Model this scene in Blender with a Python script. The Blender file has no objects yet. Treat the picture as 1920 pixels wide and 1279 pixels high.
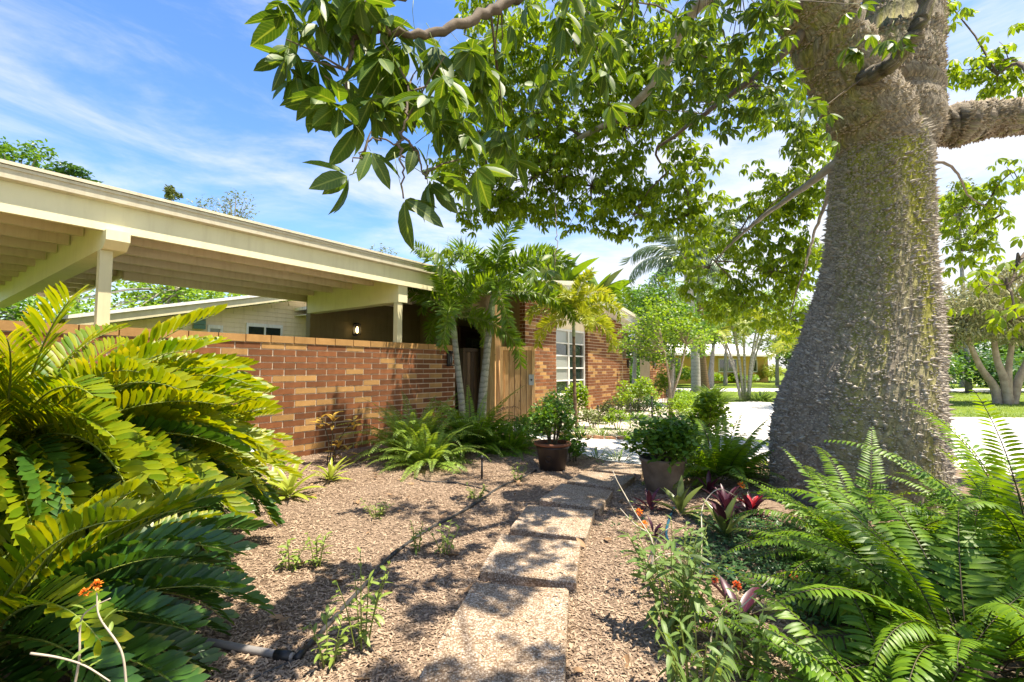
import bpy, bmesh, math, random
import numpy as np
from mathutils import Vector, Matrix, Euler

# ------------------------------------------------------------------ camera, sky, sun, exposure
scene = bpy.context.scene
COL = scene.collection
R = math.radians
SUN_AZ, SUN_EL = 106.0, 71.0            # clockwise from +Y, above the horizon (degrees)

cam_data = bpy.data.cameras.new("camera")
cam_data.sensor_width = 36.0
cam_data.lens = 870.0 / 1920.0 * 36.0
cam_data.clip_start = 0.05
cam_data.clip_end = 3000
cam = bpy.data.objects.new("camera", cam_data)
cam.location = (0, 0, 1.3)
cam.rotation_euler = (R(90 + 3.32), 0, 0)
COL.objects.link(cam)
scene.camera = cam

world = bpy.data.worlds.new("World")
scene.world = world
world.use_nodes = True
wn = world.node_tree.nodes
wl = world.node_tree.links
wn.clear()
def wnode(t, **kw):
    n = wn.new(t)
    for k, v in kw.items():
        setattr(n, k, v)
    return n
w_out = wnode("ShaderNodeOutputWorld")
w_bg = wnode("ShaderNodeBackground")
w_bg.inputs["Strength"].default_value = 0.118
sky = wnode("ShaderNodeTexSky", sky_type='NISHITA')
sky.sun_disc = False
sky.sun_elevation = R(SUN_EL)
sky.sun_rotation = R(SUN_AZ)
sky.air_density = 1.1
sky.dust_density = 0.3
sky.ozone_density = 5.0
# thin cirrus: noise laid on a flat cloud layer high above
tc = wnode("ShaderNodeTexCoord")
sep = wnode("ShaderNodeSeparateXYZ")
wl.new(tc.outputs["Generated"], sep.inputs[0])
def wmath(op, a, b=None, clamp=False):
    n = wnode("ShaderNodeMath", operation=op, use_clamp=clamp)
    for i, q in enumerate((a, b)):
        if q is None:
            continue
        if isinstance(q, (int, float)):
            n.inputs[i].default_value = q
        else:
            wl.new(q, n.inputs[i])
    return n.outputs[0]
zc = wmath('ADD', wmath('MAXIMUM', sep.outputs[2], 0.0), 0.12)
comb = wnode("ShaderNodeCombineXYZ")
wl.new(wmath('DIVIDE', sep.outputs[0], zc), comb.inputs[0])
wl.new(wmath('DIVIDE', sep.outputs[1], zc), comb.inputs[1])
mp = wnode("ShaderNodeMapping")
mp.inputs["Rotation"].default_value = (R(14), R(-32), 0)
mp.inputs["Scale"].default_value = (1.5, 1.5, 5.2)
wl.new(tc.outputs["Generated"], mp.inputs[0])
nz = wnode("ShaderNodeTexNoise")
nz.inputs["Scale"].default_value = 1.9
nz.inputs["Detail"].default_value = 9
nz.inputs["Roughness"].default_value = 0.62
nz.inputs["Distortion"].default_value = 0.35
wl.new(mp.outputs[0], nz.inputs["Vector"])
nz2 = wnode("ShaderNodeTexNoise")
nz2.inputs["Scale"].default_value = 0.33
nz2.inputs["Detail"].default_value = 3
wl.new(comb.outputs[0], nz2.inputs["Vector"])
# the cloud sheet thickens towards the sun side (east) and towards the horizon
east = wmath('MULTIPLY', sep.outputs[0], 0.20)
low = wmath('MULTIPLY', wmath('SUBTRACT', 0.45, sep.outputs[2]), 0.26)
dens = wmath('ADD', wmath('ADD', wmath('ADD', nz.outputs[0], wmath('MULTIPLY', nz2.outputs[0], 0.5)), east), low)
mr = wnode("ShaderNodeMapRange")
mr.interpolation_type = 'SMOOTHSTEP'
mr.inputs["From Min"].default_value = 0.56
mr.inputs["From Max"].default_value = 1.04
wl.new(dens, mr.inputs["Value"])
w_mix = wnode("ShaderNodeMixRGB")
wl.new(wmath('MULTIPLY', mr.outputs[0], 0.9, True), w_mix.inputs[0])
w_hsv = wnode("ShaderNodeHueSaturation")
w_hsv.inputs["Saturation"].default_value = 1.15
w_hsv.inputs["Hue"].default_value = 0.506
wl.new(sky.outputs[0], w_hsv.inputs["Color"])
wl.new(w_hsv.outputs[0], w_mix.inputs[1])
w_mix.inputs[2].default_value = (4.0, 3.95, 3.9, 1)
wl.new(w_mix.outputs[0], w_bg.inputs[0])
wl.new(w_bg.outputs[0], w_out.inputs[0])

sun_data = bpy.data.lights.new("sun", 'SUN')
sun_data.energy = 5.0
sun_data.angle = R(0.55)
sun_data.color = (1.0, 0.90, 0.74)
sun = bpy.data.objects.new("sun", sun_data)
sv = Vector((math.sin(R(SUN_AZ)) * math.cos(R(SUN_EL)), math.cos(R(SUN_AZ)) * math.cos(R(SUN_EL)), math.sin(R(SUN_EL))))
sun.rotation_euler = sv.to_track_quat('Z', 'Y').to_euler()
sun.location = sv * 60
COL.objects.link(sun)

scene.view_settings.view_transform = 'Standard'
scene.view_settings.look = 'None'
scene.view_settings.exposure = 1.35
scene.view_settings.gamma = 1
scene.view_settings.use_curve_mapping = False
scene.render.engine = 'CYCLES'
cy = scene.cycles
cy.use_denoising = True
cy.max_bounces = 6
cy.diffuse_bounces = 3
cy.glossy_bounces = 3
cy.transmission_bounces = 5
cy.transparent_max_bounces = 6
cy.sample_clamp_indirect = 8
cy.caustics_reflective = False
cy.caustics_refractive = False

# ------------------------------------------------------------------ helpers
rng = random.Random(11)
NR = np.random.default_rng(5)

def tag(o, label=None, cat=None, group=None, kind=None):
    if label: o["label"] = label
    if cat: o["category"] = cat
    if group: o["group"] = group
    if kind: o["kind"] = kind
    return o

def empty(name, loc=(0, 0, 0), rz=0.0):
    o = bpy.data.objects.new(name, None)
    o.empty_display_size = 0.1
    COL.objects.link(o)
    o.location = loc
    o.rotation_euler = (0, 0, rz)
    return o

def link(name, me, parent=None, loc=None, rot=None, scale=None):
    o = bpy.data.objects.new(name, me)
    COL.objects.link(o)
    if parent: o.parent = parent
    if loc is not None: o.location = loc
    if rot is not None: o.rotation_euler = rot
    if scale is not None: o.scale = scale if not isinstance(scale, (int, float)) else (scale,) * 3
    return o

class MB:
    def __init__(self):
        self.v = []; self.f = []; self.uv = []; self.m = []
    def add(self, vs, fs, uv=None, mat=0):
        n = len(self.v)
        self.v.extend(vs)
        self.f.extend([tuple(i + n for i in f) for f in fs])
        self.uv.extend(uv if uv else [(0.5, 0.5)] * len(vs))
        self.m.extend([mat] * len(fs))
    def inst(self, T, M, mat=0):
        V, Fc, U = T
        self.add([tuple(M @ Vector(v)) for v in V], Fc, U, mat)
    def box(self, x0, x1, y0, y1, z0, z1, mat=0, M=None):
        vs = [(x, y, z) for x in (x0, x1) for y in (y0, y1) for z in (z0, z1)]
        if M: vs = [tuple(M @ Vector(v)) for v in vs]
        self.add(vs, [(0, 1, 3, 2), (4, 6, 7, 5), (0, 4, 5, 1), (2, 3, 7, 6), (0, 2, 6, 4), (1, 5, 7, 3)], None, mat)
    def prism(self, pts, y0, y1, mat=0):           # outline in x,z pushed from y0 to y1
        n = len(pts)
        vs = [(x, y0, z) for x, z in pts] + [(x, y1, z) for x, z in pts]
        fs = [tuple(range(n)), tuple(range(2 * n - 1, n - 1, -1))]
        fs += [(i, i + n, (i + 1) % n + n, (i + 1) % n) for i in range(n)]
        self.add(vs, fs, None, mat)
    def slab(self, pts, z0, z1, mat=0):            # outline in x,y pushed from z0 to z1
        n = len(pts)
        vs = [(p[0], p[1], z0) for p in pts] + [(p[0], p[1], z1) for p in pts]
        fs = [tuple(range(n - 1, -1, -1)), tuple(range(n, 2 * n))]
        fs += [(i, (i + 1) % n, (i + 1) % n + n, i + n) for i in range(n)]
        self.add(vs, fs, None, mat)
    def tube(self, pts, rad, n=6, mat=0):
        pts = [Vector(p) for p in pts]
        if isinstance(rad, (int, float)): rad = [rad] * len(pts)
        ref = Vector((0, 0, 1))
        d0 = (pts[-1] - pts[0]).normalized()
        if abs(d0.z) > 0.9: ref = Vector((1, 0, 0))
        vs = []; uv = []
        cum = 0.0
        for i, p in enumerate(pts):
            if i: cum += (p - pts[i - 1]).length
            d = (pts[min(i + 1, len(pts) - 1)] - pts[max(i - 1, 0)]).normalized()
            a = d.cross(ref).normalized(); b = a.cross(d)
            for k in range(n):
                t = 2 * math.pi * k / n
                vs.append(tuple(p + (a * math.cos(t) + b * math.sin(t)) * rad[i]))
                uv.append((k / n, cum / 4.2))
        fs = []
        for i in range(len(pts) - 1):
            for k in range(n):
                k2 = (k + 1) % n
                fs.append((i * n + k, i * n + k2, (i + 1) * n + k2, (i + 1) * n + k))
        fs.append(tuple(range(n - 1, -1, -1)))
        fs.append(tuple(range((len(pts) - 1) * n, len(pts) * n)))
        self.add(vs, fs, uv, mat)
    def lathe(self, prof, n=24, mat=0, c=(0, 0)):
        vs = []; fs = []; uv = []
        for i, (r, z) in enumerate(prof):
            for k in range(n):
                t = 2 * math.pi * k / n
                vs.append((c[0] + r * math.cos(t), c[1] + r * math.sin(t), z)); uv.append((k / n, i / len(prof)))
        for i in range(len(prof) - 1):
            for k in range(n):
                k2 = (k + 1) % n
                fs.append((i * n + k, i * n + k2, (i + 1) * n + k2, (i + 1) * n + k))
        self.add(vs, fs, uv, mat)
    def mesh(self, name, mats, smooth=False):
        me = bpy.data.meshes.new(name)
        me.from_pydata(self.v, [], self.f)
        for m in (mats if isinstance(mats, (list, tuple)) else [mats]): me.materials.append(m)
        if any(self.m): me.polygons.foreach_set("material_index", self.m)
        ul = me.uv_layers.new(name="UVMap")
        li = np.empty(len(me.loops), dtype=np.int32)
        me.loops.foreach_get("vertex_index", li)
        ul.data.foreach_set("uv", np.asarray(self.uv, dtype=np.float32)[li].ravel())
        if smooth: me.polygons.foreach_set("use_smooth", [True] * len(me.polygons))
        me.update()
        return me
    def build(self, name, mats, parent=None, smooth=False, **kw):
        return link(name, self.mesh(name, mats, smooth), parent, **kw)

def smooth_path(pts, per=5):
    """Catmull-Rom through the points"""
    P = [Vector(p) for p in pts]
    P = [P[0] * 2 - P[1]] + P + [P[-1] * 2 - P[-2]]
    out = []
    for i in range(1, len(P) - 2):
        a, b, c, d = P[i - 1:i + 3]
        for k in range(per):
            t = k / per
            out.append(0.5 * ((2 * b) + (c - a) * t + (2 * a - 5 * b + 4 * c - d) * t * t + (3 * b - a - 3 * c + d) * t ** 3))
    out.append(P[-2])
    return out

def scatter(name, T, mats4, material, parent=None, kind=None, smooth=False):
    """one mesh of many copies of triangle template T=(V,F,UV) under 4x4 matrices"""
    V = np.asarray(T[0], dtype=np.float32); Fa = np.asarray(T[1], dtype=np.int32); U = np.asarray(T[2], dtype=np.float32)
    A = np.asarray(mats4, dtype=np.float32)
    N = len(A); nv = len(V); nf = len(Fa)
    W = np.einsum('nij,vj->nvi', A[:, :3, :3], V) + A[:, None, :3, 3]
    me = bpy.data.meshes.new(name)
    me.vertices.add(N * nv)
    me.vertices.foreach_set("co", W.reshape(-1))
    L = (Fa[None] + (np.arange(N, dtype=np.int32) * nv)[:, None, None]).reshape(-1)
    me.loops.add(len(L)); me.loops.foreach_set("vertex_index", L)
    me.polygons.add(N * nf)
    me.polygons.foreach_set("loop_start", np.arange(0, len(L), 3, dtype=np.int32))
    ul = me.uv_layers.new(name="UVMap")
    ul.data.foreach_set("uv", np.tile(U[Fa.reshape(-1)], (N, 1)).reshape(-1))
    if smooth: me.polygons.foreach_set("use_smooth", np.ones(N * nf, dtype=bool))
    me.materials.append(material)
    me.update(calc_edges=True)
    o = link(name, me, parent)
    if kind: o["kind"] = kind
    return o

def frames(pos, d, up, scale):
    """numpy matrices with x along d, z near up"""
    d = d / np.maximum(np.linalg.norm(d, axis=1, keepdims=True), 1e-6)
    y = np.cross(up, d); y /= np.maximum(np.linalg.norm(y, axis=1, keepdims=True), 1e-6)
    z = np.cross(d, y)
    M = np.zeros((len(pos), 4, 4)); M[:, 3, 3] = 1
    s = np.asarray(scale).reshape(-1, 1)
    M[:, :3, 0] = d * s; M[:, :3, 1] = y * s; M[:, :3, 2] = z * s; M[:, :3, 3] = pos
    return M

def in_ellipsoid(c, r, n, shell=0.0):
    d = NR.normal(size=(n, 3)); d /= np.linalg.norm(d, axis=1, keepdims=True)
    q = NR.uniform(shell ** 3, 1, size=(n, 1)) ** (1 / 3)
    return np.asarray(c) + d * q * np.asarray(r), d

# ------------------------------------------------------------------ leaf shapes (x along, y across, z normal), triangles only
def leaflet(L, W, prof, fold=0.25, curl=0.15, seg=4):
    V = [(0, 0, 0)]; U = [(0.5, 0)]
    for i in range(1, seg):
        t = i / seg
        w = W * 0.5 * prof(t); z = -curl * L * t * t; e = fold * w
        V += [(L * t, w, z + e), (L * t, 0, z), (L * t, -w, z + e)]
        U += [(1, t), (0.5, t), (0, t)]
    V.append((L, 0, -curl * L)); U.append((0.5, 1))
    Fc = [(0, 2, 1), (0, 3, 2)]
    for i in range(seg - 2):
        a = 1 + 3 * i; b = a + 3
        Fc += [(a, a + 1, b + 1), (a, b + 1, b), (a + 1, a + 2, b + 2), (a + 1, b + 2, b + 1)]
    a = 1 + 3 * (seg - 2); t = len(V) - 1
    Fc += [(a, a + 1, t), (a + 1, a + 2, t)]
    return V, Fc, U
LANCE = lambda t: math.sin(math.pi * min(1, t * 0.98 + 0.02)) ** 0.75
STRAP = lambda t: min(1, t * 6) * (1 - max(0, (t - 0.55) / 0.45) ** 2.2)
OBOV = lambda t: (0.30 + 0.7 * min(1, t / 0.55)) * (1 - max(0, (t - 0.72) / 0.28) ** 2.6) if t > 0.04 else 0.15
OVATE = lambda t: math.sin(math.pi * t ** 0.8) ** 0.8

def merge(parts):
    V = []; Fc = []; U = []
    for (v, f, u), M in parts:
        n = len(V)
        V += [tuple(M @ Vector(q)) for q in v]; Fc += [tuple(i + n for i in g) for g in f]; U += u
    return V, Fc, U

def palmate(n=6, L=0.12, W=0.045, droop=38, seg=4, seed=0):
    r = random.Random(seed); parts = []
    for k in range(n):
        a = -145 + 290 * k / (n - 1) if n > 1 else 0
        sc = 0.72 + 0.28 * math.cos(R(a * 0.55))
        M = Matrix.Rotation(R(a + r.uniform(-6, 6)), 4, 'Z') @ Matrix.Rotation(R(droop + r.uniform(-10, 12)), 4, 'Y') @ Matrix.Rotation(R(r.uniform(-20, 20)), 4, 'X') @ Matrix.Translation((0.012, 0, 0))
        parts.append((leaflet(L * sc, W * sc, LANCE, 0.3, r.uniform(0.08, 0.28), seg), M))
    return merge(parts)

def pinnate(L, n, ll, lw, arch, prof, shape=LANCE, fwd=(70, 35), vee=20, curl=0.15, rad=0.006, seed=0, plumose=False, seg=3, jit=6, bare=0.12, twist=0):
    """a pinnate frond from the origin along +x, arching down by `arch` degrees; returns MB with leaf (0) and stalk (1)"""
    r = random.Random(seed); mb = MB(); pts = []; p = Vector((0, 0, 0)); S = 28
    side = r.uniform(-8, 8)
    for i in range(S + 1):
        t = i / S
        pts.append(p.copy())
        e = R(-arch * (t ** 1.5)); z = R(side * t)
        p = p + Vector((math.cos(e) * math.cos(z), math.cos(e) * math.sin(z), math.sin(e))) * (L / S)
    mb.tube(pts[::2], [rad * (1 - 0.75 * i / (S / 2)) for i in range(S // 2 + 1)], 5, 1)
    for i in range(n):
        t = bare + (1 - bare) * (i + 0.5) / n
        q = t * S; k = min(int(q), S - 1); f = q - k
        base = pts[k].lerp(pts[k + 1], f)
        tan = (pts[k + 1] - pts[k]).normalized()
        lat = Vector((-tan.y, tan.x, 0)).normalized(); up = tan.cross(lat)
        l = ll * prof(t)
        tmpl = leaflet(l, lw * (0.45 + 0.55 * prof(t)), shape, 0.22, curl, seg)
        for s in (1, -1):
            if r.random() < 0.02: continue
            ang = R(fwd[0] + (fwd[1] - fwd[0]) * t + r.uniform(-jit, jit))
            v = R(vee + r.uniform(-jit, jit)) if not plumose else R(r.choice((-50, -10, 25, 60, 85)) + r.uniform(-12, 12))
            d = tan * math.cos(ang) + (lat * s * math.cos(v) + up * math.sin(v)) * math.sin(ang)
            d.normalize()
            nrm = (up * math.cos(v) - lat * s * math.sin(v) + tan * R(twist)).normalized()
            y = nrm.cross(d).normalized(); z = d.cross(y)
            M = Matrix(((d.x, y.x, z.x, base.x), (d.y, y.y, z.y, base.y), (d.z, y.z, z.z, base.z), (0, 0, 0, 1)))
            mb.inst(tmpl, M, 0)
    return mb

# ------------------------------------------------------------------ materials
def mat(name):
    m = bpy.data.materials.new(name); m.use_nodes = True
    nt = m.node_tree
    return m, nt, nt.nodes, nt.links, nt.nodes["Principled BSDF"]
def ramp(N, stops, interp='LINEAR'):
    r = N.new("ShaderNodeValToRGB"); e = r.color_ramp.elements; r.color_ramp.interpolation = interp
    while len(e) < len(stops): e.new(0.5)
    for q, (p, c) in zip(e, stops):
        q.position = p; q.color = (*c, 1)
    return r
def noise(N, Lk, vec, scale, detail=4, rough=0.55, dist=0.0):
    n = N.new("ShaderNodeTexNoise")
    n.inputs["Scale"].default_value = scale; n.inputs["Detail"].default_value = detail
    n.inputs["Roughness"].default_value = rough; n.inputs["Distortion"].default_value = dist
    if vec is not None: Lk.new(vec, n.inputs["Vector"])
    return n
def math_n(N, Lk, op, a, b=None, clamp=False):
    n = N.new("ShaderNodeMath"); n.operation = op; n.use_clamp = clamp
    for i, q in enumerate((a, b)):
        if q is None: continue
        if isinstance(q, (int, float)): n.inputs[i].default_value = q
        else: Lk.new(q, n.inputs[i])
    return n.outputs[0]
def mixc(N, Lk, fac, a, b, mode='MIX'):
    n = N.new("ShaderNodeMixRGB"); n.blend_type = mode
    for i, q in enumerate((fac, a, b)):
        if isinstance(q, (int, float)): n.inputs[i].default_value = q
        elif isinstance(q, tuple): n.inputs[i].default_value = (*q, 1)
        else: Lk.new(q, n.inputs[i])
    return n.outputs[0]
def bump(N, Lk, h, strength=0.3, dist=0.01):
    b = N.new("ShaderNodeBump"); b.inputs["Strength"].default_value = strength; b.inputs["Distance"].default_value = dist
    Lk.new(h, b.inputs["Height"]); return b.outputs[0]

def plain(name, c1, c2=None, rough=0.6, scale=6, bs=0.15, bd=0.004, spec=0.4, metal=0.0, coord="Object", stretch=None, objrand=0.0):
    m, nt, N, Lk, P = mat(name)
    tcn = N.new("ShaderNodeTexCoord"); vec = tcn.outputs[coord]
    if stretch:
        mpn = N.new("ShaderNodeMapping"); mpn.inputs["Scale"].default_value = stretch
        Lk.new(vec, mpn.inputs[0]); vec = mpn.outputs[0]
    c2 = c2 or tuple(x * 0.8 for x in c1)
    n1 = noise(N, Lk, vec, scale, 6, 0.6)
    rp = ramp(N, [(0.3, c2), (0.7, c1)]); Lk.new(n1.outputs[0], rp.inputs[0])
    col = rp.outputs[0]
    if objrand:
        oi = N.new("ShaderNodeObjectInfo"); hsv = N.new("ShaderNodeHueSaturation")
        Lk.new(math_n(N, Lk, 'ADD', math_n(N, Lk, 'MULTIPLY', oi.outputs["Random"], 2 * objrand), 1 - objrand), hsv.inputs["Value"])
        Lk.new(col, hsv.inputs["Color"]); col = hsv.outputs[0]
    Lk.new(col, P.inputs["Base Color"])
    P.inputs["Roughness"].default_value = rough; P.inputs["Specular IOR Level"].default_value = spec; P.inputs["Metallic"].default_value = metal
    if bs:
        n2 = noise(N, Lk, vec, scale * 6, 5, 0.65)
        Lk.new(bump(N, Lk, n2.outputs[0], bs, bd), P.inputs["Normal"])
    return m

def leafmat(name, dark, light, extra=None, rough=0.38, trans=0.35, rib=None, ribw=0.06, tcol=None, spec=0.45, tip=None):
    m, nt, N, Lk, P = mat(name)
    geo = N.new("ShaderNodeNewGeometry"); oi = N.new("ShaderNodeObjectInfo")
    stops = [(0.0, dark), (0.75, light)]
    if extra: stops += [(0.93, light), (1.0, extra)]
    rp = ramp(N, stops)
    rnd = math_n(N, Lk, 'ADD', math_n(N, Lk, 'MULTIPLY', geo.outputs["Random Per Island"], 0.72), math_n(N, Lk, 'MULTIPLY', oi.outputs["Random"], 0.28))
    Lk.new(rnd, rp.inputs[0])
    col = rp.outputs[0]
    tcn = N.new("ShaderNodeTexCoord")
    if rib:
        sp = N.new("ShaderNodeSeparateXYZ"); Lk.new(tcn.outputs["UV"], sp.inputs[0])
        a = math_n(N, Lk, 'ABSOLUTE', math_n(N, Lk, 'SUBTRACT', sp.outputs[0], 0.5))
        g = math_n(N, Lk, 'SUBTRACT', 1.0, math_n(N, Lk, 'DIVIDE', a, ribw), True)
        # faint side veins
        wv = math_n(N, Lk, 'SINE', math_n(N, Lk, 'MULTIPLY', math_n(N, Lk, 'SUBTRACT', sp.outputs[1], math_n(N, Lk, 'MULTIPLY', a, 0.35)), 75))
        wv = math_n(N, Lk, 'MULTIPLY', math_n(N, Lk, 'POWER', math_n(N, Lk, 'MAXIMUM', wv, 0), 6), 0.22)
        col = mixc(N, Lk, math_n(N, Lk, 'MAXIMUM', math_n(N, Lk, 'MULTIPLY', g, 0.75), wv), col, rib)
    if tip:
        sp2 = N.new("ShaderNodeSeparateXYZ"); Lk.new(tcn.outputs["UV"], sp2.inputs[0])
        nt_ = noise(N, Lk, tcn.outputs["Object"], 9, 2)
        tf = math_n(N, Lk, 'MULTIPLY', math_n(N, Lk, 'SUBTRACT', math_n(N, Lk, 'ADD', sp2.outputs[1], math_n(N, Lk, 'MULTIPLY', nt_.outputs[0], 0.9)), 1.36), 6.0, True)
        col = mixc(N, Lk, tf, col, tip)
    n1 = noise(N, Lk, tcn.outputs["Object"], 22, 3)
    hsv = N.new("ShaderNodeHueSaturation")
    Lk.new(math_n(N, Lk, 'ADD', math_n(N, Lk, 'MULTIPLY', n1.outputs[0], 0.5), 0.75), hsv.inputs["Value"]); Lk.new(col, hsv.inputs["Color"])
    col = hsv.outputs[0]
    Lk.new(col, P.inputs["Base Color"])
    P.inputs["Roughness"].default_value = rough; P.inputs["Specular IOR Level"].default_value = spec
    tr = N.new("ShaderNodeBsdfTranslucent")
    if tcol: Lk.new(mixc(N, Lk, 1.0, col, tcol, 'MULTIPLY'), tr.inputs[0])
    else: Lk.new(col, tr.inputs[0])
    mx = N.new("ShaderNodeMixShader"); mx.inputs[0].default_value = trans
    Lk.new(P.outputs[0], mx.inputs[1]); Lk.new(tr.outputs[0], mx.inputs[2])
    Lk.new(mx.outputs[0], N["Material Output"].inputs[0])
    return m

M = {}
TG = (2.3, 1.95, 0.6)
M['floss'] = leafmat('silk_floss_leaf', (0.028, 0.070, 0.008), (0.068, 0.135, 0.010), (0.16, 0.21, 0.012), 0.48, 0.36, (0.26, 0.33, 0.07), 0.07, TG)
M['floss_far'] = leafmat('silk_floss_crown_leaf', (0.05, 0.115, 0.008), (0.15, 0.23, 0.010), (0.31, 0.34, 0.015), 0.5, 0.55, None, 0.06, TG)
M['cycad'] = leafmat('cycad_leaf', (0.06, 0.145, 0.004), (0.25, 0.285, 0.004), (0.40, 0.35, 0.006), 0.42, 0.38, None, 0.05, TG, 0.35, (0.36, 0.33, 0.015))
M['cycad_shade'] = leafmat('shaded_cycad_leaf', (0.02, 0.065, 0.012), (0.05, 0.125, 0.014), (0.10, 0.17, 0.015), 0.34, 0.22, None, 0.05, TG, 0.5, (0.16, 0.17, 0.03))  # darker copy of the cycad leaf, with the shade at the base painted in
M['fern'] = leafmat('fern_leaf', (0.055, 0.14, 0.009), (0.155, 0.265, 0.012), (0.28, 0.32, 0.02), 0.45, 0.38, None, 0.05, TG)
M['fern_pale'] = leafmat('fern_leaf_pale', (0.12, 0.22, 0.03), (0.23, 0.34, 0.05), (0.32, 0.36, 0.08), 0.5, 0.38, None, 0.05, TG)
M['palm'] = leafmat('palm_leaf', (0.055, 0.125, 0.009), (0.145, 0.24, 0.013), (0.30, 0.33, 0.018), 0.4, 0.4, None, 0.05, TG, 0.5)
M['palm_yellow'] = leafmat('palm_leaf_yellow', (0.18, 0.25, 0.02), (0.36, 0.38, 0.03), (0.45, 0.36, 0.03), 0.4, 0.38, None, 0.05, (1.6, 1.5, 0.6))
M['coco'] = leafmat('coconut_leaf', (0.08, 0.13, 0.05), (0.17, 0.22, 0.10), (0.32, 0.27, 0.12), 0.32, 0.25, None, 0.05, None, 0.6)
M['lime'] = leafmat('lime_leaf', (0.065, 0.155, 0.010), (0.18, 0.29, 0.016), (0.32, 0.36, 0.03), 0.42, 0.4, None, 0.05, TG)
M['mid'] = leafmat('mid_green_leaf', (0.04, 0.115, 0.014), (0.11, 0.215, 0.022), (0.22, 0.28, 0.03), 0.42, 0.35, None, 0.05, TG)
M['dark'] = leafmat('dark_green_leaf', (0.025, 0.075, 0.02), (0.06, 0.14, 0.03), (0.10, 0.18, 0.04), 0.36, 0.3, None, 0.05, TG)
M['olive'] = leafmat('olive_leaf', (0.09, 0.13, 0.03), (0.19, 0.22, 0.06), (0.30, 0.27, 0.08), 0.5, 0.3)
M['straw'] = leafmat('straw_leaf', (0.16, 0.18, 0.06), (0.34, 0.32, 0.14), (0.45, 0.38, 0.2), 0.6, 0.3)
M['weed'] = leafmat('weed_leaf', (0.06, 0.13, 0.025), (0.13, 0.21, 0.045), (0.22, 0.26, 0.05), 0.5, 0.35, (0.25, 0.33, 0.12), 0.08, TG)
M['seedling'] = leafmat('seedling_leaf', (0.13, 0.22, 0.03), (0.24, 0.32, 0.05), (0.40, 0.36, 0.06), 0.45, 0.35, (0.30, 0.36, 0.10), 0.08)
M['brom'] = leafmat('bromeliad_leaf', (0.22, 0.30, 0.03), (0.38, 0.42, 0.05), (0.5, 0.42, 0.08), 0.36, 0.35)
M['ti'] = leafmat('purple_leaf', (0.025, 0.008, 0.015), (0.075, 0.014, 0.03), (0.08, 0.09, 0.025), 0.36, 0.2, (0.16, 0.035, 0.06), 0.05, None)
M['ti_green'] = leafmat('green_purple_leaf', (0.07, 0.10, 0.025), (0.15, 0.19, 0.04), (0.16, 0.03, 0.04), 0.34, 0.3)
M['red'] = leafmat('red_bract', (0.35, 0.02, 0.03), (0.55, 0.03, 0.04), None, 0.4, 0.3)
M['croton'] = leafmat('croton_leaf', (0.30, 0.24, 0.03), (0.55, 0.36, 0.06), (0.55, 0.30, 0.20), 0.4, 0.35, (0.6, 0.35, 0.12), 0.07)
M['orange'] = leafmat('orange_petal', (0.75, 0.16, 0.01), (0.85, 0.26, 0.015), None, 0.5, 0.3)
M['flower_red'] = leafmat('red_orange_petal', (0.55, 0.06, 0.01), (0.70, 0.12, 0.012), None, 0.5, 0.3)
M['ivy'] = leafmat('ground_cover_leaf', (0.02, 0.06, 0.02), (0.05, 0.11, 0.03), (0.09, 0.15, 0.05), 0.4, 0.2)
M['grass'] = leafmat('grass_blade', (0.10, 0.19, 0.025), (0.20, 0.29, 0.03), (0.34, 0.36, 0.06), 0.5, 0.35)
M['deadleaf'] = leafmat('dead_leaf', (0.16, 0.09, 0.045), (0.33, 0.20, 0.10), (0.46, 0.33, 0.14), 0.7, 0.15)
M['chips'] = leafmat('wood_chip', (0.11, 0.074, 0.048), (0.38, 0.28, 0.195), (0.57, 0.46, 0.35), 0.85, 0.0, spec=0.2)
M['stalk'] = plain('green_stalk', (0.22, 0.26, 0.05), (0.13, 0.17, 0.03), 0.5, 8, 0)
M['stalk_dark'] = plain('dark_stalk', (0.09, 0.07, 0.035), (0.05, 0.04, 0.02), 0.6, 8, 0)
M['stalk_pale'] = plain('pale_dry_stem', (0.50, 0.44, 0.34), (0.34, 0.28, 0.2), 0.7, 12, 0)
M['twig'] = plain('twig_bark', (0.17, 0.13, 0.09), (0.08, 0.06, 0.045), 0.85, 14, 0.4)
M['bark_grey'] = plain('grey_bark', (0.40, 0.36, 0.31), (0.22, 0.19, 0.16), 0.85, 7, 0.5, 0.02)
M['bark_pale'] = plain('pale_flaky_bark', (0.50, 0.40, 0.29), (0.26, 0.19, 0.13), 0.9, 5, 0.6, 0.03)

def ring_bark(name, c1, c2, ringscale):
    m, nt, N, Lk, P = mat(name)
    tcn = N.new("ShaderNodeTexCoord"); sp = N.new("ShaderNodeSeparateXYZ"); Lk.new(tcn.outputs["Object"], sp.inputs[0])
    n1 = noise(N, Lk, tcn.outputs["Object"], 5, 5)
    z = math_n(N, Lk, 'ADD', math_n(N, Lk, 'MULTIPLY', sp.outputs[2], ringscale), math_n(N, Lk, 'MULTIPLY', n1.outputs[0], 1.6))
    w = math_n(N, Lk, 'FRACT', z)
    rp = ramp(N, [(0.0, tuple(x * 0.45 for x in c2)), (0.12, c2), (0.5, c1), (1.0, c1)]); Lk.new(w, rp.inputs[0])
    n2 = noise(N, Lk, tcn.outputs["Object"], 30, 6)
    Lk.new(mixc(N, Lk, n2.outputs[0], rp.outputs[0], c2), P.inputs["Base Color"])
    P.inputs["Roughness"].default_value = 0.75
    Lk.new(bump(N, Lk, math_n(N, Lk, 'ADD', w, n2.outputs[0]), 0.35, 0.01), P.inputs["Normal"])
    return m
M['palm_bark'] = ring_bark('ringed_palm_bark', (0.42, 0.41, 0.33), (0.20, 0.20, 0.14), 9)
M['palm_bark_green'] = ring_bark('green_palm_bark', (0.36, 0.42, 0.24), (0.22, 0.26, 0.12), 7)
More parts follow.
